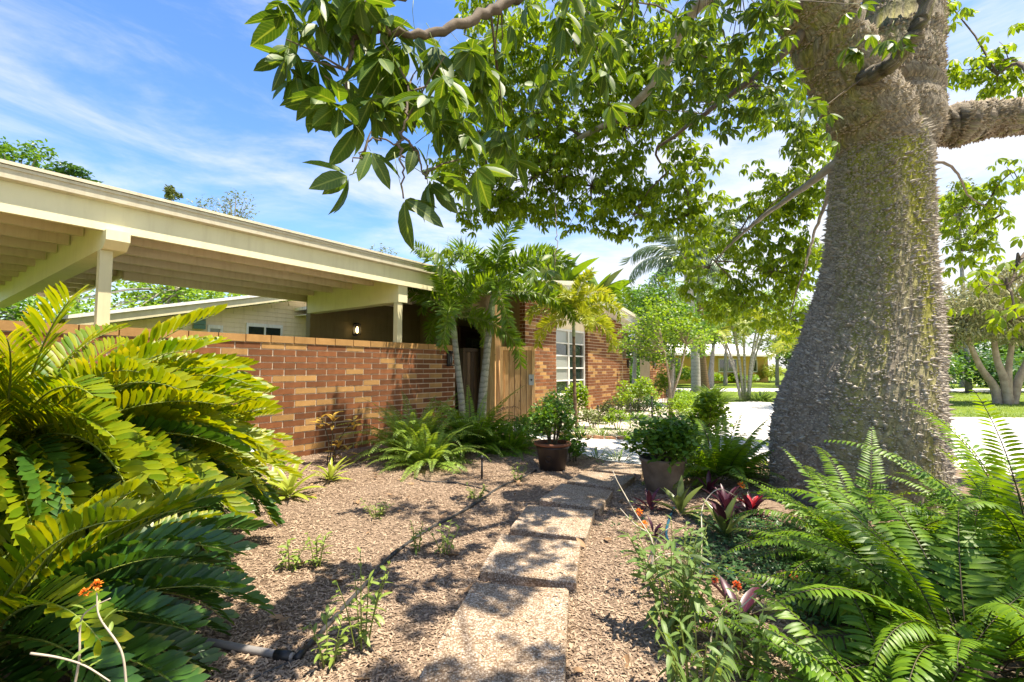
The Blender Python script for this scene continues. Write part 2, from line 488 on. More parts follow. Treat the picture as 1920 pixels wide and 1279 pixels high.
M['palm_bark_brown'] = ring_bark('brown_palm_bark', (0.33, 0.20, 0.10), (0.15, 0.09, 0.05), 8)
M['royal_bark'] = ring_bark('pale_palm_bark', (0.56, 0.52, 0.48), (0.36, 0.33, 0.30), 6)

def trunk_mat():
    m, nt, N, Lk, P = mat('silk_floss_bark')
    tcn = N.new("ShaderNodeTexCoord")
    uvm = N.new("ShaderNodeMapping"); uvm.inputs["Scale"].default_value = (26, 2.2, 1); Lk.new(tcn.outputs["UV"], uvm.inputs[0])
    streak = noise(N, Lk, uvm.outputs[0], 1.0, 5, 0.6, 0.25)
    uvl = N.new("ShaderNodeMapping"); uvl.inputs["Scale"].default_value = (9, 0.6, 1); Lk.new(tcn.outputs["UV"], uvl.inputs[0])
    big = noise(N, Lk, uvl.outputs[0], 1.0, 4, 0.55)
    uvf = N.new("ShaderNodeMapping"); uvf.inputs["Scale"].default_value = (70, 58, 1); Lk.new(tcn.outputs["UV"], uvf.inputs[0])
    fine = noise(N, Lk, uvf.outputs[0], 1.0, 6, 0.65, 0.9)
    grey = ramp(N, [(0.25, (0.07, 0.056, 0.04)), (0.5, (0.22, 0.185, 0.14)), (0.75, (0.44, 0.38, 0.29))]); Lk.new(fine.outputs[0], grey.inputs[0])
    green = ramp(N, [(0.3, (0.085, 0.095, 0.012)), (0.7, (0.37, 0.35, 0.055))]); Lk.new(fine.outputs[0], green.inputs[0])
    # chlorophyll strip up the bark: a band in the angle, stronger higher up
    sp = N.new("ShaderNodeSeparateXYZ"); Lk.new(tcn.outputs["UV"], sp.inputs[0])
    d = math_n(N, Lk, 'ABSOLUTE', math_n(N, Lk, 'SUBTRACT', sp.outputs[0], 0.765))
    band = math_n(N, Lk, 'SUBTRACT', 1.0, math_n(N, Lk, 'MULTIPLY', d, 5.0), True)
    hgt = math_n(N, Lk, 'MULTIPLY', math_n(N, Lk, 'SUBTRACT', sp.outputs[1], 0.28), 0.75)
    f = math_n(N, Lk, 'ADD', math_n(N, Lk, 'MULTIPLY', band, 0.55), math_n(N, Lk, 'ADD', hgt, math_n(N, Lk, 'MULTIPLY', math_n(N, Lk, 'SUBTRACT', big.outputs[0], 0.5), 1.9)))
    f = math_n(N, Lk, 'ADD', f, math_n(N, Lk, 'MULTIPLY', math_n(N, Lk, 'SUBTRACT', streak.outputs[0], 0.5), 1.6))
    mrn = N.new("ShaderNodeMapRange"); mrn.inputs["From Min"].default_value = 0.08; mrn.inputs["From Max"].default_value = 0.75; Lk.new(f, mrn.inputs["Value"])
    col = mixc(N, Lk, mrn.outputs[0], grey.outputs[0], green.outputs[0])
    Lk.new(col, P.inputs["Base Color"]); P.inputs["Roughness"].default_value = 0.9; P.inputs["Specular IOR Level"].default_value = 0.2
    vor = N.new("ShaderNodeTexVoronoi"); vor.inputs["Scale"].default_value = 1.0
    uvv = N.new("ShaderNodeMapping"); uvv.inputs["Scale"].default_value = (60, 55, 1); Lk.new(tcn.outputs["UV"], uvv.inputs[0]); Lk.new(uvv.outputs[0], vor.inputs["Vector"])
    h = math_n(N, Lk, 'ADD', fine.outputs[0], math_n(N, Lk, 'MULTIPLY', vor.outputs[0], 0.6))
    Lk.new(bump(N, Lk, h, 0.9, 0.03), P.inputs["Normal"])
    return m
M['trunk'] = trunk_mat()
M['thorn'] = leafmat('thorn', (0.15, 0.125, 0.10), (0.42, 0.37, 0.30), (0.72, 0.66, 0.58), 0.7, 0.0, spec=0.3)
M['thorn_limb'] = leafmat('limb_thorn', (0.13, 0.10, 0.07), (0.36, 0.29, 0.20), (0.52, 0.44, 0.33), 0.7, 0.0, spec=0.3)

def ground_mat(name, cols, scale, bs, bd, rough=0.95, big=None):
    m, nt, N, Lk, P = mat(name)
    tcn = N.new("ShaderNodeTexCoord")
    n1 = noise(N, Lk, tcn.outputs["Object"], scale, 8, 0.72)
    rp = ramp(N, cols); Lk.new(n1.outputs[0], rp.inputs[0]); col = rp.outputs[0]
    if big:
        n2 = noise(N, Lk, tcn.outputs["Object"], big[0], 3)
        rb = ramp(N, [(0.4, (1, 1, 1)), (0.65, big[1])]); Lk.new(n2.outputs[0], rb.inputs[0])
        col = mixc(N, Lk, 1.0, col, rb.outputs[0], 'MULTIPLY')
    Lk.new(col, P.inputs["Base Color"]); P.inputs["Roughness"].default_value = rough; P.inputs["Specular IOR Level"].default_value = 0.15
    n3 = noise(N, Lk, tcn.outputs["Object"], scale * 1.7, 6, 0.7)
    Lk.new(bump(N, Lk, n3.outputs[0], bs, bd), P.inputs["Normal"])
    return m
M['mulch'] = ground_mat('mulch_ground', [(0.3, (0.09, 0.06, 0.04)), (0.5, (0.24, 0.172, 0.12)), (0.7, (0.41, 0.31, 0.225))], 38, 0.8, 0.03, big=(1.2, (0.75, 0.7, 0.65)))
M['bedsand'] = ground_mat('sandy_bed', [(0.3, (0.36, 0.30, 0.24)), (0.55, (0.56, 0.49, 0.42)), (0.75, (0.68, 0.62, 0.55))], 30, 0.5, 0.02)
M['shell'] = ground_mat('crushed_shell', [(0.3, (0.50, 0.47, 0.43)), (0.5, (0.70, 0.68, 0.64)), (0.7, (0.80, 0.78, 0.75))], 45, 0.5, 0.015, big=(0.7, (0.86, 0.85, 0.83)))
M['lawn'] = ground_mat('lawn', [(0.3, (0.10, 0.15, 0.02)), (0.55, (0.19, 0.25, 0.03)), (0.75, (0.28, 0.31, 0.05))], 14, 0.8, 0.05, big=(0.35, (0.8, 0.85, 0.7)))
M['road'] = ground_mat('pale_road', [(0.3, (0.40, 0.38, 0.35)), (0.7, (0.52, 0.50, 0.47))], 20, 0.2, 0.01)

def aggregate():
    m, nt, N, Lk, P = mat('exposed_aggregate')
    tcn = N.new("ShaderNodeTexCoord"); geo = N.new("ShaderNodeNewGeometry")
    oi = N.new("ShaderNodeObjectInfo")
    vor = N.new("ShaderNodeTexVoronoi"); vor.inputs["Scale"].default_value = 120; Lk.new(geo.outputs["Position"], vor.inputs["Vector"])
    sp = N.new("ShaderNodeSeparateColor"); Lk.new(vor.outputs["Color"], sp.inputs[0])
    rp = ramp(N, [(0.0, (0.20, 0.155, 0.12)), (0.3, (0.34, 0.275, 0.215)), (0.62, (0.45, 0.38, 0.305)), (0.88, (0.54, 0.475, 0.40)), (1.0, (0.62, 0.57, 0.51))]); Lk.new(sp.outputs[0], rp.inputs[0])
    edge = ramp(N, [(0.25, (1, 1, 1)), (0.8, (0.55, 0.48, 0.4))]); Lk.new(math_n(N, Lk, 'MULTIPLY', vor.outputs[0], 1.2), edge.inputs[0])
    n1 = noise(N, Lk, geo.outputs["Position"], 5, 4)
    st = ramp(N, [(0.35, (1, 1, 1)), (0.7, (0.80, 0.72, 0.62))]); Lk.new(n1.outputs[0], st.inputs[0])
    col = mixc(N, Lk, 1.0, mixc(N, Lk, 1.0, rp.outputs[0], edge.outputs[0], 'MULTIPLY'), st.outputs[0], 'MULTIPLY')
    hsv = N.new("ShaderNodeHueSaturation"); Lk.new(col, hsv.inputs["Color"]); Lk.new(math_n(N, Lk, 'ADD', math_n(N, Lk, 'MULTIPLY', oi.outputs["Random"], 0.3), 0.9), hsv.inputs["Value"])
    Lk.new(hsv.outputs[0], P.inputs["Base Color"]); P.inputs["Roughness"].default_value = 0.85; P.inputs["Specular IOR Level"].default_value = 0.25
    Lk.new(bump(N, Lk, math_n(N, Lk, 'SUBTRACT', 1.0, vor.outputs[0]), 0.4, 0.004), P.inputs["Normal"])
    return m
M['aggregate'] = aggregate()

def weather(m, amount=0.35, sc=(3, 3, 0.35), tint=(0.55, 0.48, 0.34)):
    """long vertical drip stains over a painted surface"""
    N, Lk = m.node_tree.nodes, m.node_tree.links; P = N["Principled BSDF"]
    src = P.inputs["Base Color"].links[0].from_socket
    geo = N.new("ShaderNodeNewGeometry"); mpn = N.new("ShaderNodeMapping"); mpn.inputs["Scale"].default_value = sc; Lk.new(geo.outputs["Position"], mpn.inputs[0])
    n1 = noise(N, Lk, mpn.outputs[0], 4.0, 7, 0.65)
    rp = ramp(N, [(0.48, (1, 1, 1)), (0.78, tint)]); Lk.new(n1.outputs[0], rp.inputs[0])
    Lk.new(mixc(N, Lk, amount, src, mixc(N, Lk, 1.0, src, rp.outputs[0], 'MULTIPLY')), P.inputs["Base Color"])
    return m
M['brick_red'] = plain('brown_red_brick', (0.225, 0.085, 0.030), (0.155, 0.058, 0.021), 0.8, 9, 0.25, 0.004, 0.3, objrand=0.28)
M['brick_tan'] = plain('tan_brick', (0.42, 0.235, 0.082), (0.34, 0.185, 0.062), 0.8, 9, 0.25, 0.004, 0.3, objrand=0.16)
M['brick_edge'] = plain('orange_edging_brick', (0.50, 0.27, 0.15), (0.34, 0.17, 0.09), 0.85, 9, 0.25, objrand=0.2)
M['mortar'] = plain('mortar', (0.66, 0.55, 0.42), (0.54, 0.44, 0.33), 0.95, 25, 0.4)
M['cream'] = plain('cream_painted_wood', (0.66, 0.60, 0.38), (0.58, 0.525, 0.33), 0.55, 3, 0.06)
M['trim'] = plain('pale_trim_paint', (0.80, 0.75, 0.50), (0.73, 0.68, 0.45), 0.5, 2.5, 0.06)
M['gutter'] = plain('cream_metal_gutter', (0.64, 0.59, 0.45), (0.56, 0.51, 0.385), 0.45, 3, 0.05)
M['soffit'] = plain('ceiling_boards', (0.76, 0.64, 0.48), (0.68, 0.57, 0.42), 0.6, 3, 0.08)
M['joist'] = plain('painted_joist', (0.80, 0.71, 0.55), (0.73, 0.64, 0.49), 0.6, 3, 0.08)
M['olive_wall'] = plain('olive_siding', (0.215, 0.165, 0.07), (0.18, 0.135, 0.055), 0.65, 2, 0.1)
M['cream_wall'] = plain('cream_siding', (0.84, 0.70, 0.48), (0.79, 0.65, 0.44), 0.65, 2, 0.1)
M['white'] = plain('white_paint', (0.78, 0.76, 0.72), (0.70, 0.68, 0.64), 0.5, 3, 0.05)
M['roof'] = plain('white_roof', (0.80, 0.78, 0.74), (0.72, 0.70, 0.66), 0.7, 4, 0.1)
M['door'] = plain('dark_red_door', (0.055, 0.018, 0.012), (0.035, 0.012, 0.008), 0.45, 6, 0.1)
M['yellow_wall'] = plain('yellow_stucco', (0.66, 0.42, 0.13), (0.60, 0.37, 0.11), 0.85, 2, 0.3)
def wood_mat():
    m, nt, N, Lk, P = mat('gate_wood')
    tcn = N.new("ShaderNodeTexCoord"); oi = N.new("ShaderNodeObjectInfo")
    mpn = N.new("ShaderNodeMapping"); mpn.inputs["Scale"].default_value = (26, 26, 1.6); Lk.new(tcn.outputs["Object"], mpn.inputs[0])
    off = N.new("ShaderNodeCombineXYZ"); Lk.new(math_n(N, Lk, 'MULTIPLY', oi.outputs["Random"], 40), off.inputs[2]); Lk.new(off.outputs[0], mpn.inputs["Location"])
    n1 = noise(N, Lk, mpn.outputs[0], 1.5, 6, 0.6, 0.7)
    rp = ramp(N, [(0.25, (0.30, 0.15, 0.055)), (0.5, (0.54, 0.32, 0.135)), (0.75, (0.68, 0.46, 0.23))]); Lk.new(n1.outputs[0], rp.inputs[0])
    vor = N.new("ShaderNodeTexVoronoi"); vor.inputs["Scale"].default_value = 5.5; Lk.new(tcn.outputs["Object"], vor.inputs["Vector"])
    kn = ramp(N, [(0.05, (0.25, 0.14, 0.08)), (0.10, (1, 1, 1))]); Lk.new(vor.outputs[0], kn.inputs[0])
    hsv = N.new("ShaderNodeHueSaturation"); Lk.new(mixc(N, Lk, 1.0, rp.outputs[0], kn.outputs[0], 'MULTIPLY'), hsv.inputs["Color"])
    Lk.new(math_n(N, Lk, 'ADD', math_n(N, Lk, 'MULTIPLY', oi.outputs["Random"], 0.7), 0.6), hsv.inputs["Value"])
    Lk.new(hsv.outputs[0], P.inputs["Base Color"]); P.inputs["Roughness"].default_value = 0.75
    Lk.new(bump(N, Lk, n1.outputs[0], 0.25, 0.006), P.inputs["Normal"])
    return m
M['wood'] = wood_mat()
M['wood_shade'] = plain('shaded_gate_wood', (0.12, 0.075, 0.04), (0.055, 0.035, 0.02), 0.8, 5, 0.3, stretch=(12, 12, 1), objrand=0.5)  # inner gate leaf: the entry's shade is put into this dark wood colour
M['black'] = plain('black_plastic', (0.022, 0.022, 0.024), (0.012, 0.012, 0.013), 0.42, 8, 0.1)
M['hose'] = plain('black_hose', (0.05, 0.048, 0.045), (0.028, 0.027, 0.026), 0.5, 20, 0.1)
M['grey_pipe'] = plain('grey_pipe', (0.25, 0.235, 0.225), (0.17, 0.16, 0.155), 0.5, 10, 0.1)
M['blue_hose'] = plain('blue_hose', (0.02, 0.09, 0.14), (0.012, 0.06, 0.10), 0.35, 20, 0.05)
M['pot_dark'] = plain('dark_glazed_pot', (0.03, 0.018, 0.014), (0.012, 0.009, 0.008), 0.4, 7, 0.3, 0.006)
M['pot_rim'] = plain('rusty_pot_rim', (0.24, 0.09, 0.04), (0.11, 0.045, 0.025), 0.7, 9, 0.3)
M['pot_stone'] = plain('weathered_stone_pot', (0.22, 0.165, 0.115), (0.10, 0.075, 0.05), 0.9, 6, 0.5, 0.01)
M['soil'] = plain('potting_soil', (0.06, 0.04, 0.028), (0.03, 0.02, 0.015), 0.95, 30, 0.6)
M['steel'] = plain('grey_steel', (0.42, 0.41, 0.39), (0.3, 0.29, 0.28), 0.35, 9, 0.05, metal=0.8)
for k_, a_ in (('trim', 0.22), ('gutter', 0.45), ('cream', 0.25), ('white', 0.5), ('olive_wall', 0.5), ('cream_wall', 0.4), ('joist', 0.4), ('roof', 0.6)): weather(M[k_], a_)
for k_ in ('brick_red', 'brick_tan', 'mortar'): weather(M[k_], 0.6, (1.6, 1.6, 0.5), (0.62, 0.55, 0.47))
weather(M['aggregate'], 0.5, (3, 3, 3), (0.62, 0.52, 0.40))
def glass_mat(name, tint=(0.02, 0.03, 0.028), rough=0.05):
    m, nt, N, Lk, P = mat(name)
    P.inputs["Base Color"].default_value = (*tint, 1); P.inputs["Roughness"].default_value = rough
    P.inputs["Specular IOR Level"].default_value = 0.9; P.inputs["IOR"].default_value = 1.6
    tcn = N.new("ShaderNodeTexCoord"); n1 = noise(N, Lk, tcn.outputs["Object"], 2.0, 2)
    Lk.new(bump(N, Lk, n1.outputs[0], 0.05, 0.01), P.inputs["Normal"])
    return m
M['glass'] = glass_mat('window_glass')
M['glass_pale'] = glass_mat('curtained_glass', (0.30, 0.31, 0.29), 0.12)
M['glass_green'] = glass_mat('green_glass_block', (0.10, 0.20, 0.15), 0.15)
mm, nt, N, Lk, P = mat('lamp_glow')
P.inputs["Emission Color"].default_value = (1.0, 0.72, 0.32, 1); P.inputs["Emission Strength"].default_value = 5.0
P.inputs["Base Color"].default_value = (0.8, 0.6, 0.35, 1)
M['glow'] = mm

# ------------------------------------------------------------------ ground, paths, beds
def inside(p, poly):
    x, y = p; c = False; j = len(poly) - 1
    for i in range(len(poly)):
        xi, yi = poly[i]; xj, yj = poly[j]
        if (yi > y) != (yj > y) and x < (xj - xi) * (y - yi) / (yj - yi) + xi: c = not c
        j = i
    return c
def edge_dist(p, poly):
    best = 1e9; px, py = p
    for i in range(len(poly)):
        ax, ay = poly[i - 1]; bx, by = poly[i]
        dx, dy = bx - ax, by - ay
        t = max(0, min(1, ((px - ax) * dx + (py - ay) * dy) / (dx * dx + dy * dy + 1e-9)))
        best = min(best, math.hypot(px - ax - t * dx, py - ay - t * dy))
    return best
def hnoise(x, y):
    return (math.sin(x * 2.1 + 1.3 * math.sin(y * 1.7)) * math.cos(y * 1.9 + 0.7) * 0.5
            + math.sin(x * 5.3 + y * 3.1) * 0.22 + math.sin(y * 7.7 - x * 4.9 + 1.0) * 0.16)

mb = MB(); S = 1500
mb.add([(-S, -S, -0.03), (S, -S, -0.03), (S, S, -0.03), (-S, S, -0.03)], [(0, 1, 2, 3)])
tag(mb.build("lawn", M['lawn']), "bright green lawn stretching away beyond the pale driveway", "lawn", kind="structure")
DRIVE = [(-0.6, 10.6), (0.3, 9.2), (0.9, 7.9), (1.1, 7.17), (1.36, 6.67), (1.76, 6.45), (2.77, 7.0), (3.8, 6.6), (5.5, 6.3), (7, 5), (8, 2), (9, -10), (60, -10), (60, 11.6), (14, 12.35), (11.75, 12.6), (10.6, 15.5), (9.6, 18.6), (7.9, 17.6), (6.6, 15.4), (5.07, 12.5), (3.46, 10.3), (2.3, 9.2), (0.6, 9.9), (0.4, 11.5)]
mb = MB(); mb.add([(x, y, -0.018) for x, y in DRIVE], [tuple(range(len(DRIVE)))])
tag(mb.build("driveway", M['shell']), "white crushed shell driveway and path curving past the garden", "driveway", kind="structure")
mb = MB(); mb.add([(-6, 26.5, -0.022), (70, 24.5, -0.022), (70, 28.5, -0.022), (-6, 31, -0.022)], [(0, 1, 2, 3)])
tag(mb.build("road", M['road']), "pale strip of road across the far lawn", "road", kind="structure")
BED = [(0.3, 12.6), (0.46, 11.3), (0.55, 9.6), (1.4, 8.85), (2.3, 8.8), (3.46, 10.12), (5.07, 12.41), (6.11, 14.62), (7.0, 16.6), (7.6, 18.4), (6.6, 21.5), (5.2, 20.5), (3.6, 17.5)]
mb = MB(); mb.slab(BED, -0.04, -0.006)
bed = tag(mb.build("garden_bed", M['bedsand']), "sandy planting bed edged with bricks under the gable", "garden bed", kind="structure")
edge_mb = MB(); edge_mb.box(-0.095, 0.095, -0.045, 0.045, -0.04, 0.035)
edge_me = edge_mb.mesh("brick", M['brick_edge'])
path = smooth_path([(x, y, 0) for x, y in BED[2:10]], 8)
acc = 0
for a, b in zip(path, path[1:]):
    acc += (b - a).length
    if acc >= 0.205:
        acc = 0; d = b - a
        link("brick", edge_me, bed, (b.x, b.y, rng.uniform(-0.008, 0.006)), (0, 0, math.atan2(d.y, d.x) + rng.uniform(-0.06, 0.06)))

MULCH = [(-12, -8), (9, -10), (8, 2), (7, 5), (5.5, 6.3), (3.8, 6.55), (2.77, 6.95), (1.76, 6.4), (1.36, 6.6), (1.1, 7.1), (0.85, 7.9), (0.2, 9.2), (-0.7, 10.4), (-1.8, 9.6), (-12, -3)]
mb = MB(); mb.add([(x, y, -0.008) for x, y in MULCH], [tuple(range(len(MULCH)))])
tag(mb.build("mulch_ground", M['mulch']), "brown wood mulch covering the front garden", "ground", kind="structure")
def mulch_h(x, y):
    if not inside((x, y), MULCH): return -0.05
    e = min(1.0, edge_dist((x, y), MULCH) / 0.35)
    return -0.03 + e * (0.036 + 0.014 * hnoise(x, y))
GX0, GX1, GY0, GY1, ST = -4.6, 5.4, 0.8, 9.4, 0.1
nx = int((GX1 - GX0) / ST); ny = int((GY1 - GY0) / ST)
mb = MB()
mb.v = [(GX0 + i * ST, GY0 + j * ST, mulch_h(GX0 + i * ST, GY0 + j * ST)) for j in range(ny + 1) for i in range(nx + 1)]
mb.uv = [(0.5, 0.5)] * len(mb.v)
mb.f = [(j * (nx + 1) + i, j * (nx + 1) + i + 1, (j + 1) * (nx + 1) + i + 1, (j + 1) * (nx + 1) + i) for j in range(ny) for i in range(nx)
        if max(mb.v[j * (nx + 1) + i][2], mb.v[(j + 1) * (nx + 1) + i + 1][2]) > -0.04]
mb.m = [0] * len(mb.f)
tag(mb.build("mulch_mound", M['mulch'], smooth=True), "uneven mulch between the brick wall and the stepping stones", "ground", kind="structure")

STONES = [[(-0.22, 2.76), (0.32, 2.68), (0.20, 1.86), (-0.38, 1.92)], [(-0.08, 3.54), (0.49, 3.39), (0.37, 2.75), (-0.2, 2.92)], [(0.14, 4.28), (0.72, 4.1), (0.54, 3.46), (-0.02, 3.66)],
          [(0.53, 5.06), (1.02, 4.75), (0.77, 4.16), (0.25, 4.44)], [(0.87, 5.67), (1.41, 5.4), (1.11, 4.88), (0.6, 5.14)], [(1.28, 6.28), (1.70, 5.95), (1.5, 5.47), (0.99, 5.75)]]
SNAME = ["nearest and largest aggregate stepping stone at the bottom of the picture", "second stepping stone from the front, just beyond the nearest", "third stepping stone from the front in the middle of the path",
         "fourth stepping stone from the front along the mulch path", "fifth stepping stone from the front beside the stone planter", "farthest stepping stone next to the white shell path"]
for q, lab in zip(STONES, SNAME):
    c = Vector((sum(p[0] for p in q) / 4, sum(p[1] for p in q) / 4, 0))
    bm = bmesh.new()
    out = []
    for i in range(4):                                     # rounded, slightly irregular outline
        a = Vector((*q[i], 0)) - c; b = Vector((*q[(i + 1) % 4], 0)) - c
        for k in range(6):
            t = 0.02 + 0.96 * k / 5
            p = a.lerp(b, t); p += p.normalized() * rng.uniform(-0.003, 0.003)
            out.append(p)
    top = [bm.verts.new((p.x * 0.985, p.y * 0.985, 0.066 + rng.uniform(-0.001, 0.001))) for p in out]
    mid = [bm.verts.new((p.x, p.y, 0.059)) for p in out]
    low = [bm.verts.new((p.x, p.y, -0.03)) for p in out]
    bm.faces.new(top); n = len(out)
    for i in range(n):
        j = (i + 1) % n
        bm.faces.new((mid[i], mid[j], top[j], top[i])); bm.faces.new((low[i], low[j], mid[j], mid[i]))
    bmesh.ops.recalc_face_normals(bm, faces=bm.faces)
    me = bpy.data.meshes.new("stepping_stone"); bm.to_mesh(me); bm.free(); me.materials.append(M['aggregate'])
    o = link("stepping_stone", me, None, (c.x, c.y, 0.0))
    tag(o, lab, "stepping stone", "stepping stones through the mulch")

# ------------------------------------------------------------------ the house: local x runs along the front wall, y goes into the house
W0 = Vector((-3.19, 6.75, 0)); HROT = R(90 - 36.08)
HM = Matrix.Translation(W0) @ Matrix.Rotation(HROT, 4, 'Z')
def hw(x, y, z=0): return HM @ Vector((x, y, z))

def brick_meshes(h, l, d):
    out = {}
    for key in ('brick_red', 'brick_tan'):
        for nm, ll in (('full', l), ('half', l / 2 - 0.006)):
            bm = bmesh.new(); bmesh.ops.create_cube(bm, size=1)
            bmesh.ops.scale(bm, vec=(ll, d, h), verts=bm.verts)
            me = bpy.data.meshes.new("brick"); bm.to_mesh(me); bm.free(); me.materials.append(M[key]); out[key, nm] = me
    return out
BH, BL, JT = 0.0925, 0.335, 0.015
BM = brick_meshes(BH - JT, BL - JT, 0.06)
def lay_bricks(parent, x0, x1, z0, ncourse, face_y, objs, seed, zcap=None, tan=0.24):
    """bricks proud of a mortar core; as objects, or one stuff mesh when objs is False; zcap(x) limits the height"""
    r = random.Random(seed); mbs = {'brick_red': MB(), 'brick_tan': MB()}
    for c in range(ncourse):
        z = z0 + (c + 0.5) * BH
        x = x0 + (0.0 if c % 2 == 0 else -BL / 2)
        while x < x1 - 0.02:
            a = max(x, x0); b = min(x + BL, x1); w = b - a
            mid = (a + b) / 2
            key = 'brick_tan' if r.random() < tan else 'brick_red'
            if w > 0.06 and (zcap is None or z + BH / 2 < zcap(mid)):
                dy = r.uniform(-0.002, 0.003)
                if objs:
                    me = BM[key, 'full' if w > BL * 0.75 else 'half']
                    sx = (w - JT) / ((BL - JT) if w > BL * 0.75 else (BL / 2 - 0.006 - JT / 2 + JT / 2))
                    link("brick", me, parent, (mid, face_y + 0.03 + dy, z), None, (sx, 1, 1))
                else:
                    mbs[key].box(a + JT / 2, b - JT / 2, face_y + dy, face_y + 0.06, z - (BH - JT) / 2, z + (BH - JT) / 2)
            x += BL
    if not objs:
        for key in mbs:
            if mbs[key].v:
                o = mbs[key].build("bricks", M[key], parent); o["kind"] = "stuff"

# garden wall
gw = empty("garden_wall", W0, HROT)
tag(gw, "low brown and tan brick garden wall with tan cap under the carport", "wall")
mb = MB(); mb.box(-4.6, 3.44, 0.008, 0.19, -0.05, 1.655); mb.build("mortar_core", M['mortar'], gw)
lay_bricks(gw, -1.29, 3.45, -0.01, 18, 0.0, True, 3)
lay_bricks(gw, -4.6, -1.29, -0.01, 18, 0.0, False, 4)
cap_mb = MB(); cap_mb.box(-0.161, 0.161, -0.012, 0.21, 0, 0.098); cap_me = cap_mb.mesh("cap_brick", M['brick_tan'])
x = -4.5
while x < 3.4:
    link("cap_brick", cap_me, gw, (x, 0, 1.658 + rng.uniform(-0.002, 0.002))); x += 0.334
mb = MB()
for k in range(18):
    if k % 2 == 0: mb.box(3.452, 3.458, 0.004, 0.10, k * BH, (k + 1) * BH - 0.012)
    mb.box(3.452, 3.459, 0.112, 0.188, k * BH, (k + 1) * BH - 0.012)
o = mb.build("end_bricks", M['brick_red'], gw); o["kind"] = "stuff"

# carport
cp = empty("carport", W0, HROT)
tag(cp, "flat roofed cream carport with deep fascia and exposed ceiling joists", "carport")
FX1 = 4.15
mb = MB(); mb.box(-8, FX1, -0.02, 0.03, 2.80, 3.12); mb.build("fascia_board", M['trim'], cp)
mb = MB()
mb.prism([(0, 0)], 0, 0) if False else None
prof = [(-0.025, 3.10), (-0.095, 3.115), (-0.10, 3.20), (-0.112, 3.205), (-0.112, 3.235), (-0.025, 3.24)]
vs = [(-8, y, z) for y, z in prof] + [(FX1 + 0.06, y, z) for y, z in prof]; n = len(prof)
mb.add(vs, [tuple(range(n)), tuple(range(2 * n - 1, n - 1, -1))] + [(i, i + n, (i + 1) % n + n, (i + 1) % n) for i in range(n)])
mb.build("gutter", M['gutter'], cp)
mb = MB(); mb.box(-8, FX1 + 0.04, -0.125, 3.6, 3.242, 3.275); mb.build("roof_edge", M['gutter'], cp)
mb = MB(); mb.box(-8, FX1, 0.032, 3.45, 3.13, 3.24); mb.build("ceiling_deck", M['soffit'], cp)
mb = MB(); mb.box(-8, -1.15, 3.452, 8.5, 3.13, 3.27); mb.build("ceiling_deck", M['soffit'], cp)
yj = [0.10, 0.78, 1.46, 2.14, 2.82]
for i, y in enumerate(yj):
    for xa, xb in ((-8, -2.19), (-1.93, 1.97), (2.19, FX1)):
        mb = MB(); mb.box(xa, xb, y - 0.025, y + 0.025, 2.86, 3.128); mb.build("joist", M['joist'], cp)
mb = MB(); mb.box(-1.15, FX1, 3.40, 3.46, 2.80, 3.125); mb.build("back_fascia", M['joist'], cp)
for y in (3.7, 4.4, 5.1, 5.8, 6.5, 7.2, 7.9):
    mb = MB(); mb.box(-8, -1.18, y - 0.025, y + 0.025, 2.88, 3.128); mb.build("joist", M['joist'], cp)
mb = MB(); mb.box(-1.176, -1.12, 3.465, 8.5, 2.84, 3.125); mb.build("edge_board", M['trim'], cp)
# beams with a bevelled outer end, and their posts
for x, z0, yb in ((-2.06, 2.60, 8.3), (2.08, 2.50, 3.05)):
    mb = MB()
    a = [(-0.13, z0 + 0.085), (-0.13, 2.795), (0.033, 2.795), (0.033, 3.125), (yb, 3.125), (yb, z0), (-0.02, z0)] if x < 0 else [(0.033, z0), (0.033, 3.125), (yb, 3.125), (yb, z0)]
    w0, w1 = x - 0.115, x + 0.095
    vs = [(w0, y, z) for y, z in a] + [(w1, y, z) for y, z in a]; n = len(a)
    mb.add(vs, [tuple(range(n)), tuple(range(2 * n - 1, n - 1, -1))] + [(i, i + n, (i + 1) % n + n, (i + 1) % n) for i in range(n)])
    mb.build("beam", M['trim'], cp)
    mb = MB(); mb.box(x - 0.117, x - 0.007, 0.05, 0.16, 1.76 if x < 3 else 0, z0 - 0.002)
    mb.build("post", M['cream'], cp)

# house
hs = empty("brick_house", W0, HROT)
tag(hs, "single storey brick house with low gable and shaded olive entry walls", "house")
def siding(x0, x1, y, z0, z1, material, name, step=0.19, ztop=None):
    """lap siding: one plank per course"""
    z = z0
    while z < z1:
        h = min(step, z1 - z)
        mb = MB()
        za, zb = z, z + h + 0.012
        if ztop:
            vs = []
            for xx in (x0, x1):
                t = min(zb, ztop(xx)); vs += [(xx, y - 0.022, za), (xx, y, za), (xx, y, max(t, za + 0.001)), (xx, y - 0.004, max(t, za + 0.001))]
        else:
            vs = []
            for xx in (x0, x1): vs += [(xx, y - 0.022, za), (xx, y, za), (xx, y, zb), (xx, y - 0.004, zb)]
        mb.add(vs, [(0, 1, 2, 3), (7, 6, 5, 4), (0, 4, 5, 1), (1, 5, 6, 2), (2, 6, 7, 3), (3, 7, 4, 0)])
        mb.build(name, material, hs)
        z += step
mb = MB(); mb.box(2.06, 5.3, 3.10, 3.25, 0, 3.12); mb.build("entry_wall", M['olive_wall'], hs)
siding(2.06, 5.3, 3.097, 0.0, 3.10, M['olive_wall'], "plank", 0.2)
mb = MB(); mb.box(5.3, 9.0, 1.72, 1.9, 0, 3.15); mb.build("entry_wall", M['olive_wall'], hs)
mb = MB(); mb.box(5.3, 5.45, 1.9, 3.099, 0, 3.12); mb.build("entry_wall", M['olive_wall'], hs)
